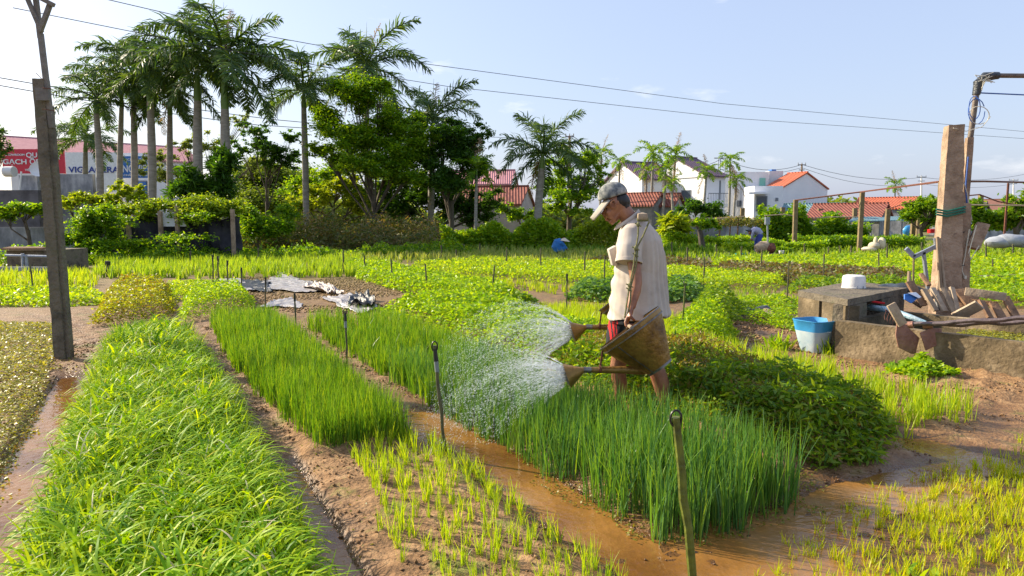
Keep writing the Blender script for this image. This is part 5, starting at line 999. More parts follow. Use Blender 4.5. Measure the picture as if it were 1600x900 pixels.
# ---------------------------------------------------------------- broadleaf trees, bushes, hedges
def crown_leaves(clumps, n, L, W, flatn=.5, up=.55, hol=.35):
    parts = []; cl = np.array([[*c[0], c[1], c[2]] for c in clumps]); vol = cl[:, 3]**2*cl[:, 4]; vol = vol**.8; cnt = np.maximum(8, (n*vol/vol.sum()).astype(int)); idx = np.repeat(np.arange(len(cl)), cnt); N = len(idx)
    d = RNG.normal(size=(N, 3)); d /= np.linalg.norm(d, axis=1)[:, None]; rr = np.abs(RNG.normal(0, .62, N))*(1+.35*noise(d[:, 0]*2+idx*3.1, d[:, 1]*2, d[:, 2]*2, 5))+.05
    P = cl[idx, :3]+d*np.stack([cl[idx, 3], cl[idx, 3], cl[idx, 4]], 1)*rr[:, None]
    return leaves(P, L*RNG.uniform(.6, 1.3, N), W*RNG.uniform(.6, 1.3, N), up, .12)
def blobs2clumps(blobs, Y, per=9, r=.42, flat=.55, seed=0):
    rg = np.random.default_rng(seed); out = []; cent = []
    for (px_, py_, rx_, ry_, dY) in blobs:
        c = at(px_, py_, Y+dY); RX, RZ = rx_*Y/FPX, ry_*Y/FPX; cent.append(c)
        for _ in range(int(per*2.2)):
            d = rg.normal(size=3); d /= np.linalg.norm(d); k_ = rg.uniform(.2, 1.18); rad = RX*r*rg.uniform(.35, .95)
            out.append(((c.x+d[0]*RX*k_, c.y+d[1]*RX*k_*.9, c.z+d[2]*RZ*k_), rad, max(.12, min(RZ*.7, rad*flat))))
    return out, cent
def tree(name, label, px, Y, blobs, n, L, W, m, trunk=.16, fork=.4, per=9, r=.42, flat=.55, seed=0, cat='tree', base_py=None, up=.55, group=None, extra=None):
    b_ = at(px, 350, Y); b_.z = -.05; t_ = thing(name, label, cat, b_, group); cl, cent = blobs2clumps(blobs, Y, per, r, flat, seed); rd = random.Random(seed)
    if trunk:
        q = MB(); ztop = max(c.z for c in cent); zf = b_.z+(ztop-b_.z)*fork; fk = Vector((b_.x+rd.uniform(-.2, .2), b_.y, zf)); q.tube([b_, b_+(fk-b_)*.5+Vector((rd.uniform(-.1, .1), 0, 0)), fk], [trunk*1.3, trunk, trunk*.8], 9)
        for c in cent:
            st = b_+(fk-b_)*rd.uniform(.55, 1); mid = st+(c-st)*.5+Vector((rd.uniform(-.3, .3), rd.uniform(-.3, .3), -.15*(c-st).length*.3)); q.tube([st, mid, c], [trunk*.5, trunk*.33, trunk*.12], 6)
            near = sorted(cl, key=lambda k_: (Vector(k_[0])-c).length)[:9]
            for k_ in near: q.tube([mid, (mid+Vector(k_[0]))/2+Vector((0, 0, .1)), Vector(k_[0])], [trunk*.2, trunk*.14, trunk*.05], 5)
        q.build('trunk', M_bark, t_)
    V, F = crown_leaves(cl, n, L, W, up=up); npmesh('crown', V, F, m, t_); return t_
tree('feathery_tree', 'large layered feathery green tree with forked branches in the middle of the tree line', 588, 33,
     [(560, 150, 45, 22, 0), (610, 190, 40, 22, .5), (540, 215, 48, 20, -.5), (620, 240, 48, 22, 0), (575, 260, 38, 16, -1), (515, 180, 25, 14, 0), (500, 235, 22, 12, .5), (655, 215, 28, 18, 0), (640, 275, 30, 16, -.6), (585, 215, 40, 22, .8), (595, 135, 22, 14, 0), (530, 250, 26, 14, .5), (610, 265, 30, 16, 1)], 78000, .145, .08, L_treeb, .12, .30, 17, .5, .6, 1, up=.65)
tree('dense_tree', 'dark dense tree overlapping the right side of the feathery tree', 700, 34, [(690, 215, 36, 26, 0), (660, 245, 30, 20, .5), (725, 245, 32, 24, 0), (700, 280, 38, 24, -.5), (745, 215, 20, 20, .5), (650, 195, 20, 16, 0)], 46000, .15, .08, L_tree, .13, .4, 15, .5, .6, 2)
tree('sparse_tree', 'light open-crowned tree at the right end of the dark trees', 738, 37, [(735, 225, 28, 26, 0), (750, 265, 18, 20, 0), (715, 300, 25, 22, 0)], 5000, .16, .08, L_treeb, .12, .5, 7, .34, .5, 3)
tree('dark_undergrowth_tree', 'dark mango-like tree mass under the feathery tree', 690, 37, [(650, 315, 40, 26, 0), (700, 322, 40, 26, 0), (745, 325, 32, 24, 0), (615, 320, 30, 24, 0), (770, 312, 18, 22, -1)], 13000, .22, .10, L_tree, .15, .5, 9, .45, .7, 4)
tree('yellow_green_tree', 'yellow-green leafy tree behind the bare slender palm', 520, 36, [(500, 300, 34, 20, 0), (540, 290, 26, 18, 0), (470, 320, 22, 14, 0), (560, 315, 24, 18, 0)], 9000, .20, .11, L_yt, .12, .5, 9, .42, .6, 5)
tree('bamboo_thicket', 'broad hazy yellow-green thicket right of the tallest palm', 425, 50, [(400, 278, 50, 24, 0), (450, 285, 45, 22, 0), (380, 305, 45, 26, 0), (480, 300, 40, 24, 0), (430, 320, 60, 24, -2)], 34000, .24, .12, L_hill, .1, .5, 16, .7, .9, 6)
tree('airy_tree', 'airy tree with dark tufts between tall palms and the slender palm', 420, 42, [(400, 205, 26, 14, 0), (430, 235, 30, 14, 0), (455, 215, 20, 10, 0), (375, 235, 20, 16, 0), (430, 255, 20, 8, 0), (410, 225, 22, 14, .5), (450, 250, 24, 12, 0)], 9000, .17, .10, L_tree, .08, .55, 9, .38, .5, 7)
tree('airy_tree', 'pale airy tree standing behind the two tallest palms', 320, 46, [(290, 235, 24, 20, 0), (330, 225, 28, 22, 0), (375, 190, 18, 14, 0), (250, 245, 20, 16, 0), (280, 270, 30, 14, 0), (400, 255, 30, 18, 0), (240, 270, 26, 16, 0)], 8500, .19, .10, L_bamb, .12, .5, 6, .34, .6, 8)
tree('rounded_tree', 'rounded light green tree left of the man beyond the hedge', 890, 42, [(885, 250, 30, 20, 0), (915, 255, 26, 22, 0), (870, 290, 28, 22, 0), (910, 300, 34, 22, 0), (940, 280, 18, 24, 0), (885, 320, 36, 18, -1)], 17000, .19, .10, L_treeb, .16, .4, 10, .42, .6, 9)
tree('small_bush_tree', 'low bushy tree by the small red-roofed house', 820, 40, [(812, 335, 18, 14, 0), (790, 325, 14, 10, 0)], 2600, .2, .1, L_treeb, .08, .5, 7, .45, .7, 10)
tree('broadleaf_shrub', 'dark green rounded shrub in front of the purple-roofed white house', 1092, 44, [(1085, 325, 24, 12, 0), (1115, 330, 22, 12, 0), (1065, 335, 16, 12, 0), (1130, 342, 14, 8, 0)], 6000, .22, .12, L_tree, .08, .5, 8, .45, .7, 11, cat='shrub')
tree('banana_plant', 'bright small banana plant behind the right shoulder of the man', 1052, 36, [(1050, 352, 18, 10, 0), (1065, 360, 14, 8, 0)], 900, .5, .14, L_yt, .05, .4, 6, .4, .9, 12, cat='plant')
tree('shade_tree', 'green shade tree behind the trellis left of the leaning pillar', 1440, 40, [(1440, 320, 26, 14, 0), (1465, 325, 22, 16, 0), (1425, 335, 18, 12, 0), (1455, 345, 20, 10, 0)], 8000, .2, .10, L_treeb, .15, .45, 9, .42, .6, 13)
tree('shade_tree', 'green tree cut by the right edge of the picture', 1592, 36, [(1585, 320, 20, 14, 0), (1620, 315, 30, 20, 0), (1600, 335, 26, 10, 0)], 6500, .2, .10, L_treeb, .15, .45, 9, .42, .6, 14)
tree('roadside_tree', 'dark tree tip at the left edge above the tile shop sign', -30, 40, [(-5, 210, 18, 16, 0), (-10, 235, 22, 14, 0), (-40, 220, 40, 30, 0)], 5000, .2, .09, L_tree, .2, .5, 8, .4, .6, 15)
tree('climbing_plant', 'dark strappy-leaved climber covering the trunk of the tallest palm', 345, 29, [(345, 255, 20, 22, 0), (350, 285, 18, 22, 0), (340, 305, 18, 14, 0)], 2600, .42, .09, L_tree, 0, .5, 8, .5, 1.0, 16, cat='climber', up=.2)
tree('climbing_plant', 'dark strappy-leaved shrub left of the climber-covered trunk', 300, 29, [(300, 280, 22, 18, 0), (285, 300, 20, 14, 0), (315, 292, 14, 16, 0)], 2600, .40, .09, L_tree, .1, .4, 8, .5, 1.0, 17, cat='climber', up=.2)
tree('flat_topped_shrub', 'flat-topped bright shrub before the stained wall right of the left pole', 130, 27, [(125, 310, 26, 7, 0), (150, 312, 18, 6, 0), (108, 318, 12, 8, 0)], 4200, .15, .10, L_yt, .07, .6, 7, .4, .5, 18, cat='shrub')
tree('flat_topped_shrub', 'flat-topped green shrub left of the leaning pole', 40, 24, [(35, 325, 34, 7, 0), (60, 328, 16, 6, 0), (10, 335, 16, 10, 0)], 4500, .13, .09, L_treeb, .07, .6, 7, .4, .5, 19, cat='shrub')
tree('yellow_weed_tree', 'yellow leafy sapling rising before the thick palm', 190, 26, [(195, 300, 22, 14, 0), (215, 310, 14, 10, 0), (180, 320, 16, 10, 0)], 1500, .16, .12, L_yt, .04, .4, 6, .4, .7, 20, cat='sapling')
tree('overgrown_bush', 'tall yellow-green bush swallowing the left end of the netting fence', 150, 23, [(140, 350, 26, 22, 0), (165, 335, 20, 14, 0), (130, 375, 22, 16, 0), (170, 365, 18, 18, .3), (150, 385, 24, 12, -.3)], 16000, .10, .06, L_treeb, .05, .4, 12, .75, .9, 21, cat='bush')
tree('vine_cover', 'yellow-green vines spilling over the top of the netting fence', 265, 25, [(200, 328, 30, 8, 0), (250, 320, 30, 9, 0), (310, 318, 32, 12, 0), (350, 325, 26, 12, 0), (300, 335, 24, 14, -.5), (230, 335, 16, 8, -.4)], 20000, .11, .065, leafmat('vine_leaf', [(.08, .18, .012), (.20, .31, .015), (.34, .42, .03)], .5), 0, .4, 12, .8, .7, 22, cat='vines')
tree('dark_shrub', 'dark leafy shrub right of the netting fence', 395, 27, [(400, 350, 26, 22, 0), (430, 355, 22, 18, 0), (385, 335, 16, 12, 0), (450, 330, 20, 16, 1)], 9000, .15, .07, L_treeb, .05, .4, 12, .7, .9, 23, cat='shrub')
def weedband(name, label, poly, h, n, L, W, m, cat='weeds', seed=0):
    x, y = polypts(poly, dens=n); hh = h*(.5+.5*noise(x*.8, y*.8, 0, seed)+.35*noise(x*2.5, y*2.5, 0, seed+1)).clip(.15, 1.4); z = gz(x, y)+hh*RNG.random(len(x))
    V, F = leaves(np.stack([x, y, z], 1), L*RNG.uniform(.6, 1.3, len(x)), W, .35, .1); o = npmesh(name, V, F, m); tag(o, label, cat, kind='stuff')
weedband('wild_weeds', 'wild brown and green weeds on the bank below the feathery tree', [(-13, 27.5), (-3.0, 27.5), (-3.6, 33), (-13, 33)], 1.8, 380, .20, .07, L_wild, seed=50)
weedband('dry_grass', 'dry reddish grass tufts on the bank and by the small house', [(-11, 29), (-3.2, 29), (-3.6, 34), (-11, 34)], 1.9, 160, .24, .05, L_dryg, seed=60)
weedband('bank_weeds', 'low green weeds along the foot of the netting fence', [(-16, 20.5), (-9, 23.5), (-1.5, 27), (-1.5, 28.5), (-16, 24)], .7, 500, .13, .07, L_treeb, seed=55)
def hedge(name, label, x0, x1, Y, h, dpt, n, m, L=.15, W=.09, seed=0, cat='hedge', z0=0):
    b_ = Vector(((x0+x1)/2, Y, 0)); x = RNG.uniform(x0, x1, n); y = Y+RNG.uniform(-.5, .5, n)*dpt; hh = h*(.78+.28*noise(x*1.1, 0*x, 0, seed)+.12*noise(x*4, y*3, 0, seed)); z = z0+hh*RNG.random(n)**.7
    V, F = leaves(np.stack([x, y, z], 1), L*RNG.uniform(.6, 1.3, n), W, .5, .12); o = npmesh(name, V, F, m); return tag(o, label, cat)
hx = lambda px_, Y_: at(px_, 350, Y_).x
for i, (a_, b__, h_, lb_) in enumerate([(690, 760, 1.05, 'bright hedge stretch below the slim yellow palm'), (755, 835, 1.15, 'bright hedge stretch below the small red-roofed house'), (830, 905, 1.15, 'bright hedge stretch at the foot of the leaning palm'), (900, 985, 1.45, 'taller yellow-green hedge stretch directly left of the man')]):
    hedge('hedge', lb_, hx(a_, 33), hx(b__, 33), 33, h_+.35, 1.6, 6500, L_yt if i == 3 else L_mint, seed=i+3)
hedge('hedge', 'low shaded hedge between the man and the bending worker', hx(1035, 36), hx(1170, 36), 36, .9, 1.5, 6000, L_mint, seed=9)
hedge('hedge', 'bright low hedge in front of the trellis near the bending worker', hx(1135, 31.5), hx(1290, 31.5), 31.5, .55, 1.2, 5000, L_mint, seed=10)
hedge('hedge', 'dark green low hedge under the right half of the trellis', hx(1240, 34), hx(1440, 34), 34, .75, 1.2, 6000, L_treeb, seed=11)
for i, (a_, b__, h_, z_, lb_) in enumerate([(1190, 1250, 2.6, 0, 'tall leafy vines on the trellis left of the first tall post'), (1250, 1350, 1.9, 0, 'leafy vine wall between the two tallest trellis posts'), (1495, 1610, 1.5, .9, 'vines along the trellis right of the leaning pillars')]):
    hedge('trellis_vines', lb_, hx(a_, 37), hx(b__, 37), 37, h_, 1.6, 7000, L_treeb, .2, .13, 20+i, 'vines', z_)
hedge('trellis_vines', 'thin dry vines on the low trellis right of the man', hx(1060, 38), hx(1195, 38), 38, .5, 3.0, 3000, L_wild, .16, .09, 33, 'vines', 1.1)
tree('corn_plant', 'small leafy plant behind the old pump', 1226, 28, [(1226, 390, 10, 6, 0)], 250, .25, .1, L_treeb, .03, .3, 5, .5, .8, 71, cat='plant')
tree('stump_plant', 'lopped leaning trunk with sparse leaves right of the man', 1099, 33, [(1105, 350, 22, 12, 0)], 1500, .18, .1, L_treeb, .14, .8, 6, .4, .6, 72)
tree('understorey_tree', 'mid green rounded tree mass between the slender bare palm and the feathery tree trunk', 500, 38, [(470, 290, 34, 22, 0), (520, 275, 34, 24, 0), (560, 300, 30, 22, 0), (610, 295, 34, 24, 0), (660, 290, 30, 22, 0)], 15000, .19, .10, L_treeb, .1, .4, 12, .6, .8, 91)
# far tree line closing the horizon
x = RNG.uniform(-130, 150, 60000); y = 92+RNG.uniform(-5, 5, 60000); h_ = 3.2+1.8*noise(x*.12, 0*x, 0, 90)+1.0*noise(x*.45, 0*x, 0, 91); V, F = leaves(np.stack([x, y, h_*RNG.random(60000)], 1), .9, .55, .5, .1)
stuff('far_wood', 'low distant belt of trees along the horizon', 'woodland', V, F, L_bamb)

# ---------------------------------------------------------------- buildings
def zpy(py, Y): return at(800, py, Y).z
def house(name, label, n_, e_, away, length, eave, peak, mw, mr, over=.3, wins=(), cat='house', side_wins=(), gable_only=None):
    """n_ near corner (px, Y), e_ other end of the gable wall (px, Y); away=+1/-1 which side the ridge runs"""
    N = at(n_[0], 345, n_[1]); E = at(e_[0], 345, e_[1]); N.z = E.z = 0; g = (E-N); W_ = g.length; g.normalize(); p_ = Vector((-g.y, g.x, 0))*away; ez, pz = zpy(eave, n_[1]), zpy(peak, (n_[1]+e_[1])/2)
    t_ = thing(name, label, cat, N); mid = N+g*W_/2; q = MB(); q.prism([N+Vector((0, 0, -.2)), E+Vector((0, 0, -.2)), E+Vector((0, 0, ez)), mid+Vector((0, 0, pz)), N+Vector((0, 0, ez))], p_*length); q.build('wall', mw, t_)
    for a, sg_ in ((N, -1), (E, 1)):
        s0 = mid+Vector((0, 0, pz+.02))-p_*over; s1 = a+Vector((0, 0, ez+.02))+g*sg_*over*1.0-Vector((0, 0, over*(pz-ez)/(W_/2)))-p_*over; q = MB(); q.prism([s0, s1, s1+p_*(length+2*over), s0+p_*(length+2*over)], (0, 0, .13)); q.build('roof', mr, t_)
    q = MB(); q.bar(mid+Vector((0, 0, pz+.15))-p_*over, mid+Vector((0, 0, pz+.15))+p_*(length+over), .22, .12); q.build('ridge_cap', mr, t_)
    nrm = -p_
    for (s_, z0, w_, h_) in wins: 
        c = N+g*W_*s_+Vector((0, 0, z0))+nrm*.03; q = MB(); q.bar(c-g*w_/2, c+g*w_/2, .06, h_); fo = q.build('window', M_frame, t_); q = MB(); q.bar(c-g*(w_/2-.07)+nrm*.02, c+g*(w_/2-.07)+nrm*.02, .05, h_-.14); pn = q.build('pane', M_glass, fo)
    nrm = -g
    for (s_, z0, w_, h_) in side_wins:
        c = N+p_*length*s_+Vector((0, 0, z0))+nrm*.03; q = MB(); q.bar(c-p_*w_/2, c+p_*w_/2, .06, h_); fo = q.build('window', M_frame, t_); q = MB(); q.bar(c-p_*(w_/2-.07)+nrm*.02, c+p_*(w_/2-.07)+nrm*.02, .05, h_-.14); q.build('pane', M_glass, fo)
    return t_, N, g, p_, W_, ez, pz
def block(name, mat_, parent, px0, px1, Y0, dep, ptop, pbot=None, z0=-.2):
    a = at(px0, 345, Y0); b_ = at(px1, 345, Y0); zt_ = zpy(ptop, Y0); zb = z0 if pbot is None else zpy(pbot, Y0); q = MB(); q.box(((a.x+b_.x)/2, Y0+dep/2, (zt_+zb)/2), (b_.x-a.x, dep, zt_-zb)); return q.build(name, mat_, parent, smooth=False)
hA, N, g, p_, W_, ez, pz = house('white_house', 'white house with dark purple gable roof and balcony behind the areca palms', (1101, 60), (1008, 66), -1, 2.6, 274, 247, M_white, M_tpur, wins=((.30, 3.4, 1.1, 1.5), (.72, 3.4, 1.0, 1.3)))
q = MB(); q.bar(N+Vector((0, 0, ez-.05))+p_*-.04, N+g*W_+Vector((0, 0, ez-.05))-p_*.04, .1, .12); q.build('cornice', M_offw, hA)
block('balcony', M_white, hA, 1106, 1141, 59.0, 3.2, 318, 323); q = MB()
for i in range(14): a = at(1106+i*2.6, 345, 59.05); q.tube([(a.x, a.y, zpy(318, 59)), (a.x, a.y, zpy(302, 59))], .02, 5)
a, b_ = at(1106, 345, 59.05), at(1141, 345, 59.05); q.bar((a.x, a.y, zpy(302, 59)), (b_.x, b_.y, zpy(302, 59)), .06, .06); q.build('railing', M_frame, hA)
block('pillar', M_white, hA, 1138, 1141, 59.2, .25, 323)
block('window', M_frame, hA, 1120, 1125, 61.0, .3, 282, 312)
house('white_house', 'white gabled house with dark purple roof just right of the cap of the man', (1002, 62), (946, 68), -1, 3.4, 279, 255, M_white, M_tpur, wins=((.42, 3.2, 1.1, 1.5),))
hB, N, g, p_, W_, ez, pz = house('orange_roofed_house', 'white house with orange roof and pale blue gable wall', (1222, 66), (1291, 70), 1, 2.0, 293, 271, M_white, M_tora, over=.12)
block('front_wing', M_white, hB, 1177, 1222, 65.0, 4.0, 290.5); fo = block('door', M_frame, hB, 1181, 1198, 64.9, .1, 306, 330); block('pane', M_glass, fo, 1182.5, 1196.5, 64.85, .1, 308, 330)
block('canopy', M_white, hB, 1169, 1202, 64.0, .98, 300, 303); block('lamp_box', M_frame, hB, 1211, 1215, 64.9, .09, 309, 314)
hC = thing('flat_roofed_house', 'tall flat-roofed pale house with green shutter left of the orange roof', 'house', at(1160, 345, 72)); hC.location.z = 0; LOC[hC.name] = Vector(hC.location)
block('main_block', M_offw, hC, 1128, 1199, 68.6, 8, 268.5); block('stair_tower', M_offw, hC, 1199.2, 1221, 69.6, 6, 267); block('shutter', flat('green_shutter', (.2, .5, .4)), hC, 1185, 1194, 68.5, .06, 278, 291); block('roof_tank', M_sblue, hC, 1203, 1210, 74, 1, 264.5, 267)
fo = block('window', M_frame, hC, 1151, 1160, 68.5, .06, 313, 323); block('pane', M_glass, fo, 1152, 1159, 68.45, .05, 314, 322)
house('tiled_shed', 'old shed with red tiled roof and grey plank gable behind the man', (1018, 50), (1042, 53), 1, 3.6, 321, 304, mat('grey_planks', (.14, .14, .14), (.26, .25, .23), 3, .9), M_tred, over=.2)
house('tiled_shed', 'small lean shed with blue grey gable right of the red tiled shed', (1050, 51), (1068, 54), 1, 2.5, 322, 305, M_oldwall, M_tred, over=.2)
house('small_house', 'small grey-walled house with red tiled roof left of the leaning palm', (812, 45), (833, 49), 1, 5, 320, 294, mat('pinkish_render', (.33, .29, .28), (.46, .42, .40), 1.5), M_tred, over=.15)
house('pink_roofed_house', 'pinkish roof with a pale gable behind the small red-roofed house', (797, 62), (808, 66), 1, 6, 288, 268, M_white, M_tpink, over=.15)
house('red_roofed_house', 'long red-roofed house with teal veranda behind the trellis', (1374, 52), (1392, 55), 1, 5.2, 340, 320, M_oldwall, M_tred, over=.2)
vr = thing('teal_veranda', 'teal tin veranda roof in front of the red-roofed house', 'veranda', at(1370, 380, 50)); q = MB(); a, b_, c, d_ = at(1325, 347, 50.5), at(1415, 345, 50.5), at(1412, 339, 52), at(1335, 340, 52); q.prism([a, b_, c, d_], (0, 0, .06)); q.build('roof', M_tin_blue, vr)
for px_ in (1340, 1362, 1385, 1410): q = MB(); a = at(px_, 346, 50.6); q.tube([(a.x, a.y, 0), (a.x, a.y, a.z)], .06, 6); q.build('post', M_frame, vr)
house('teal_roofed_shed', 'shed with teal tin roof right of the pale blue gable wall', (1312, 57), (1325, 60), 1, 4.8, 337, 320, M_oldwall, M_tin_blue, over=.15)
house('orange_tiled_house', 'bright orange tiled roof behind the long red-roofed house', (1428, 62), (1440, 66), 1, 5.0, 326, 310, M_oldwall, M_tora, over=.15)
house('brown_roofed_house', 'low brown-roofed house far behind the trellis right of the pillars', (1580, 70), (1600, 75), 1, 7, 330, 313, M_oldwall, mat('brown_tiles', (.16, .07, .05), (.26, .12, .08), 3), over=.2)
house('brown_roofed_house', 'dark low roof behind the hanging concrete block', (1530, 64), (1545, 68), 1, 4, 332, 318, M_oldwall, M_tpur, over=.2)
# left side: tile shop with its signs
sh_, N, g, p_, W_, ez, pz = house('tile_shop', 'large building with faded pink roof behind the advertising signs', (22, 62), (8, 72), -1, 16, 240, 215, M_offw, M_tpink, over=.25)
def sign(label, px0, px1, py0, py1, Y, m_, texts):
    a = at(px0, py0, Y); b_ = at(px1, py1, Y); s_ = thing('advertising_sign', label, 'sign', ((a.x+b_.x)/2, Y, b_.z)); q = MB(); q.box(((a.x+b_.x)/2, Y, (a.z+b_.z)/2), (b_.x-a.x, .12, a.z-b_.z)); q.build('panel', m_, s_, smooth=False)
    for (tx, px_, py_, hpx, wpx, mm) in texts:
        cu = bpy.data.curves.new('txt', 'FONT'); cu.body = tx; cu.extrude = .01; cu.size = 1; cu.offset = .018; to = bpy.data.objects.new('txt', cu); C.objects.link(to); bpy.context.view_layer.update()
        me = bpy.data.meshes.new_from_object(to.evaluated_get(bpy.context.evaluated_depsgraph_get())); bpy.data.objects.remove(to); co = np.zeros(len(me.vertices)*3); me.vertices.foreach_get('co', co); co = co.reshape(-1, 3)
        lo_, hi_ = co.min(0), co.max(0); sx_ = wpx*Y/FPX/(hi_[0]-lo_[0]); sz_ = hpx*Y/FPX/.72; o0 = at(px_, py_, Y); nv = np.stack([(co[:, 0]-lo_[0])*sx_+o0.x, Y-.09-co[:, 2], co[:, 1]*sz_+o0.z], 1)-np.array(wloc(s_)); me.vertices.foreach_set('co', nv.astype(np.float32).ravel()); me.update(); me.materials.clear(); link('lettering', me, mm, s_, False)
    return s_
sign('red tile shop sign with white capital lettering at the far left', 3, 102, 233, 271, 54, M_sred, [('SHOWROOM', 9, 243.5, 3.2, 30, M_swhite), ('QUỐC', 42, 246, 7.5, 34, M_swhite), ('GẠCH ỐP LÁT', 6, 256.5, 7.5, 84, M_swhite), ('★', 88, 249, 9, 8, M_swhite), ('VIỆT NAM', 40, 267, 3, 24, M_swhite)])
sign('white sign with navy blue lettering between the palm trunks', 102.2, 188, 238, 300, 53.9, M_swhite, [('VIGLACERA', 108, 269.5, 9, 78, M_snavy)])
sign('blue sign with white lettering behind the thick palm', 188.2, 242, 244, 278, 53.8, M_sblue, [('NG VIỆT', 193, 269, 11, 44, M_swhite), ('GẠCH CAO CẤP', 192, 251, 3.2, 42, M_swhite), ('CHẤT LƯỢNG', 194, 275, 2.6, 36, M_swhite)])
sw = thing('shop_wall', 'pale lower shop wall below the blue sign behind palms', 'wall', at(200, 345, 56)); block('wall', M_white, sw, 103, 243, 56, .3, 239); fo = block('door', M_frame, sw, 212, 232, 55.9, .09, 282); block('pane', M_sblue, fo, 213, 231, 55.85, .05, 284)
def wall(label, px0, px1, Y, ptop, m_=M_oldwall, th=.25): a = at((px0+px1)/2, 345, Y); a.z = 0; w_ = thing('old_wall', label, 'wall', a); block('masonry', m_, w_, px0, px1, Y, th, ptop); return w_
wall('stained grey wall stretch right of the leaning pole', 62, 148, 34, 272); w_ = wall('dark stained wall at the left edge under the satellite dish', -80, 62, 31, 297, mat('dark_stained_wall', (.06, .055, .06), (.16, .15, .16), 1.2, .95)); wall('mottled wall panel directly left of the leaning pole', 34, 62, 33, 274)
wall('low grey wall behind the far left tank', -60, 118, 25, 355)
wall('low grey wall on the far side of the low trellis', 1030, 1195, 44, 352, M_oldwall); wall('dark shed wall under the brown roof at the right', 1490, 1700, 50, 352)
sd = thing('satellite_dish', 'white round satellite dish just left of the leaning pole', 'satellite dish', at(60, 265, 33)); q = MB(); q.lathe(at(59, 264, 32.8), (-.3, 1, -.2), [(0, .36), (.06, .30), (.11, .16), (.13, .01)], 20); q.build('dish', M_white, sd); q = MB(); q.tube([at(59, 265, 33), at(60, 285, 33)], .03, 6); q.build('mast', M_steel, sd)
sd = thing('water_drum', 'pale drum on the stained wall at the left edge', 'water drum', at(15, 275, 32)); q = MB(); q.tube([at(8, 268, 32), at(22, 268, 32)], .24, 16); q.build('drum', M_offw, sd)
q = MB(); q.tube([at(33, 268, 30.8), at(30, 296, 30.8)], .04, 6); tag(q.build('white_pipe', M_white), 'slanting white pipe on the dark wall at the left edge', 'pipe')
tree('vine_cover', 'green vines hanging down the front of the netting fence', 240, 23.6, [(195, 345, 18, 10, 0), (315, 338, 18, 8, 0), (285, 372, 40, 6, 0), (200, 378, 40, 8, 0)], 3200, .11, .06, L_treeb, 0, .4, 9, .7, .8, 81, cat='vines')
# netting fence
nf = thing('netting_fence', 'low fence hung with dark shade netting between concrete posts', 'fence', at(270, 385, 24)); q = MB(); V = []; F = []; nn = 70
for i in range(nn+1):
    for j in range(7):
        f_ = i/nn; px_ = 165+210*f_; Yf = 24.2+1.2*f_; a = at(px_, 345, Yf); ztop_ = zpy(338+3*math.sin(f_*9)+2*math.sin(f_*31), Yf); V.append((a.x, a.y+.12*math.sin(f_*25+j)+.05*math.sin(f_*70), ztop_*j/6))
for i in range(nn):
    for j in range(6): F.append((i*7+j, (i+1)*7+j, (i+1)*7+j+1, i*7+j+1))
q.add(V, F); o = q.build('netting', M_net, nf); o.modifiers.new('t', 'SOLIDIFY').thickness = .01
for px_, pt in ((255, 330), (281, 322), (367, 327), (205, 338)): q = MB(); a = at(px_, 345, 24.2+.5*(px_-165)/210); q.box((a.x, a.y-.2, zpy(pt, a.y)/2), (.12, .12, zpy(pt, a.y))); q.build('post', M_conc, nf)
q = MB(); q.box((at(272, 345, 24.4).x, 24.35, 1.45), (.9, .06, .5)); q.build('pale_board', M_offw, nf)
# far left tank
ft = thing('old_tank', 'dark concrete tank with boards and pipes at the far left', 'water tank', at(40, 420, 19)); block('tank_wall', M_cdark, ft, 6, 78, 19, 1.6, 391); q = MB()
for i in range(4): q.bar(at(5+i*3, 389-i*.8, 18.9+i*.35), at(70-i*2, 388.5-i*.6, 18.95+i*.35), .22, .05)
q.build('board', M_wood2, ft)
q = MB(); q.tube([at(8, 399, 18), at(80, 401, 18)], .035, 7); q.tube([at(35, 396, 18), at(36, 421, 18)], .04, 7); q.tube([at(41, 398, 18), at(42, 421, 18)], .04, 7); q.build('pipe', M_steel, ft)
q = MB(); q.bar(at(-40, 420, 17.6), at(82, 420, 17.6), .12, .10); q.build('beam', M_oldwall, ft)

# ---------------------------------------------------------------- trellis posts, poles, wires
for (px_, pt, pb, lb_) in ((1243, 312, 390, 'first tall trellis post near the old pump'), (1345, 300, 393, 'tallest trellis post near the sacking heap'), (1160, 325, 372, 'short trellis post left of the bending worker'), (1223, 324, 372, 'short trellis post behind the old pump'), (1281, 326, 368, 'short trellis post before the teal roof'), (1336, 325, 374, 'short trellis post just left of the tallest one'),
                           (1386, 326, 379, 'trellis post right of the sacking heap'), (1427, 314, 381, 'trellis post by the shade tree'), (1435, 328, 377, 'trellis post just right of the one by the shade tree'), (1531, 305, 345, 'post behind the hanging concrete block'), (1571, 286, 388, 'thin reddish iron post at the right side'), (1468, 284, 420, 'post hidden behind the tall pillar carrying the iron rail')):
    Yp = G(px_, max(pb, 372)).y; a = at(px_, 345, Yp); q = MB(); w2_ = .05 if px_ == 1571 else .13*Yp/34; z1_ = zpy(pt, Yp); q.bar((a.x, a.y, -.05), (a.x+random.uniform(-.05, .05), a.y, z1_), w2_*1.5 if px_ != 1571 else .09, w2_*1.2, up=(0, -1, 0)); tag(q.build('trellis_post', M_rust if px_ == 1571 else M_post), lb_, 'post')
def wire(P, r, label, m_=M_wire, cat='wire', sag=0, name='wire'):
    q = MB(); pts = []
    for i in range(len(P)-1):
        for k_ in range(10): f_ = k_/10; v = P[i]*(1-f_)+P[i+1]*f_; v.z -= sag*4*f_*(1-f_); pts.append(v)
    pts.append(P[-1]); q.tube(pts, r, 5); tag(q.build(name, m_), label, cat)
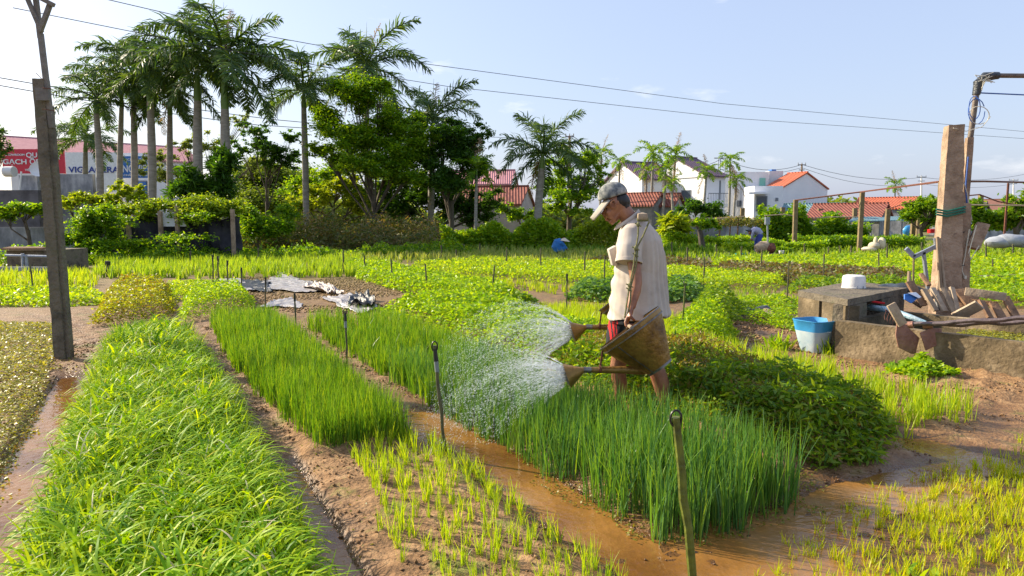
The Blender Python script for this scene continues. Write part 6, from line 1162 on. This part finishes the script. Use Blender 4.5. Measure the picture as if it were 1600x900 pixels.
wire([at(1243, 313, 33), at(1345, 300, 31), at(1468, 284, 20)], .035, 'red brown iron rail running over the trellis posts to the tall pillar', M_rust, 'rail', name='iron_rail')
wire([at(1468, 284, 20), at(1540, 283.5, 23), at(1640, 286, 26)], .035, 'iron rail passing right from the tall pillar over the thin iron post', M_rust, 'rail', name='iron_rail')
wire([at(1386, 327, 39), at(1427, 314, 38)], .03, 'thin iron rail between two posts by the shade tree', M_rust, 'rail', name='iron_rail')
wire([at(1490, 308, 30), at(1531, 304, 30), at(1560, 315, 30), at(1600, 322, 30)], .03, 'thin iron rail over the post behind the hanging block', M_rust, 'rail', name='iron_rail')
wire([at(1505, 320, 26), at(1640, 321.5, 26)], .03, 'pale bamboo pole laid across the right trellis', M_wood3, 'bamboo pole', name='bamboo_pole')
wire([at(1195, 337, 36), at(1225, 335, 36), at(1245, 338, 36)], .03, 'bamboo pole on the trellis beside the first tall post', M_wood3, 'bamboo pole', name='bamboo_pole')
wire([at(1268, 341, 36), at(1300, 339, 36), at(1345, 339, 36)], .03, 'bamboo pole on the trellis between the two tallest posts', M_wood3, 'bamboo pole', name='bamboo_pole')
wire([at(1060, 343, 37), at(1130, 341, 37), at(1165, 338, 37)], .035, 'long bamboo pole over the low trellis right of the man', M_wood3, 'bamboo pole', name='bamboo_pole')
for i, px_ in enumerate((1076, 1092, 1124, 1140, 1152)): wire([at(px_, 372, 37), at(px_+2, 342, 37)], .04, ORD[i]+' thin dark support pole from the left under the low trellis', M_wood2, 'support pole', name='support_pole')
for o in [o for o in C.objects if o.name.startswith('support_pole')]: o['group'] = 'thin support poles under the low trellis'
wire([at(120, -12, 17), at(400, 53, 20), at(630, 95, 23), at(1130, 162, 32), at(1650, 210, 44)], .010, 'upper overhead wire sloping across the whole sky', sag=.0)
wire([at(20, 12, 17), at(300, 68, 20), at(530, 108, 23), at(700, 135, 25), at(1150, 185, 33), at(1650, 220, 44)], .010, 'lower overhead wire sloping across the whole sky')
wire([at(-20, 130, 30), at(400, 195, 40), at(800, 215, 60), at(890, 213, 80)], .02, 'thin far wire low behind the palms', sag=.1)
wire([at(-20, 118, 30), at(430, 187, 40), at(770, 212, 60)], .02, 'thin far wire just above the low one behind the palms', sag=.1)
wire([at(893, 211, 80), at(1020, 252, 95), at(1128, 248, 100), at(1253, 257, 110), at(1440, 277, 140), at(1620, 268, 170)], .035, 'far power line running right from the pole above the round tree', sag=1.2)
wire([at(893, 215, 80), at(1020, 262, 95), at(1253, 262, 110), at(1440, 287, 140), at(1620, 279, 170)], .03, 'lower far power line over the white houses', sag=1.4)
for (px_, pt, Y_, w_, lb_) in ((890, 212, 80, 1.0, 'utility pole with crossarm above the round tree'), (1253, 256, 110, 1.3, 'utility pole above the orange roof'), (1440, 275, 140, 2.0, 'far utility pole left of the tall pillar'), (1584, 280, 160, 2.2, 'far utility pole at the right edge')):
    a = at(px_, 345, Y_); a.z = 0; u_ = thing('utility_pole', lb_, 'utility pole', a); q = MB(); q.tube([a, at(px_, pt, Y_)], [.22, .14], 8); q.build('pole', M_offw if px_ > 1400 else M_conc, u_); q = MB(); c = at(px_, pt+1.5, Y_); q.box(c, (w_, .12, .14)); q.box(c-Vector((0, 0, .8)), (w_*.7, .12, .12)); q.build('crossarm', M_frame, u_)
    for k_ in (-.45, 0, .45): q = MB(); q.tube([c+Vector((k_*w_, 0, .05)), c+Vector((k_*w_, 0, .35))], .06, 6); q.build('insulator', M_frame, u_)
a = at(1127, 345, 100); a.z = 0; lm = thing('lattice_mast', 'narrow steel lattice mast right of the purple-roofed house', 'mast', a); q = MB(); zt_ = zpy(247, 100)
for dx in (-.5, .5):
    for dy in (-.4, .4): q.tube([a+Vector((dx, dy, 0)), a+Vector((dx, dy, zt_))], .05, 5)
for i in range(16): z_ = zt_*(1-i/16*.6); q.tube([a+Vector((-.5, -.4, z_)), a+Vector((.5, -.4, z_-.45))], .035, 4); q.tube([a+Vector((.5, -.4, z_-.45)), a+Vector((-.5, -.4, z_-.5))], .03, 4)
q.build('lattice', M_frame, lm); q = MB(); q.box(a+Vector((0, 0, zt_)), (2.6, .2, .12)); q.build('crossarm', M_frame, lm)
# parked machine under covers and litter at the far right
cv_ = MB(); 
for (a_, r_) in (((1560, 377), (.6, .4, .25)), ((1580, 374), (.7, .5, .28)), ((1600, 378), (.6, .4, .22))): cv_.ball(at(a_[0], a_[1]+2, 30), r_, 16)
cv_.rough(1, .1, 3, 2); tag(cv_.build('covered_heap', mat('grey_cover', (.25, .27, .30), (.40, .42, .45), 4, .6)), 'grey covered heap in the field at the right edge', 'covered heap')
q = MB(); q.ball(at(1419, 360, 45), (.35, .2, .35), 12); q.rough(1, .06, 4, 2); tag(q.build('blue_tarpaulin', M_blue), 'small blue tarpaulin bundle under the trellis', 'tarpaulin')
tag(MB().tube([at(1455, 364, 46), at(1455, 358, 46)], .22, 12).build('red_drum', M_redcloth), 'small red drum beyond the trellis left of the tall pillar', 'drum')
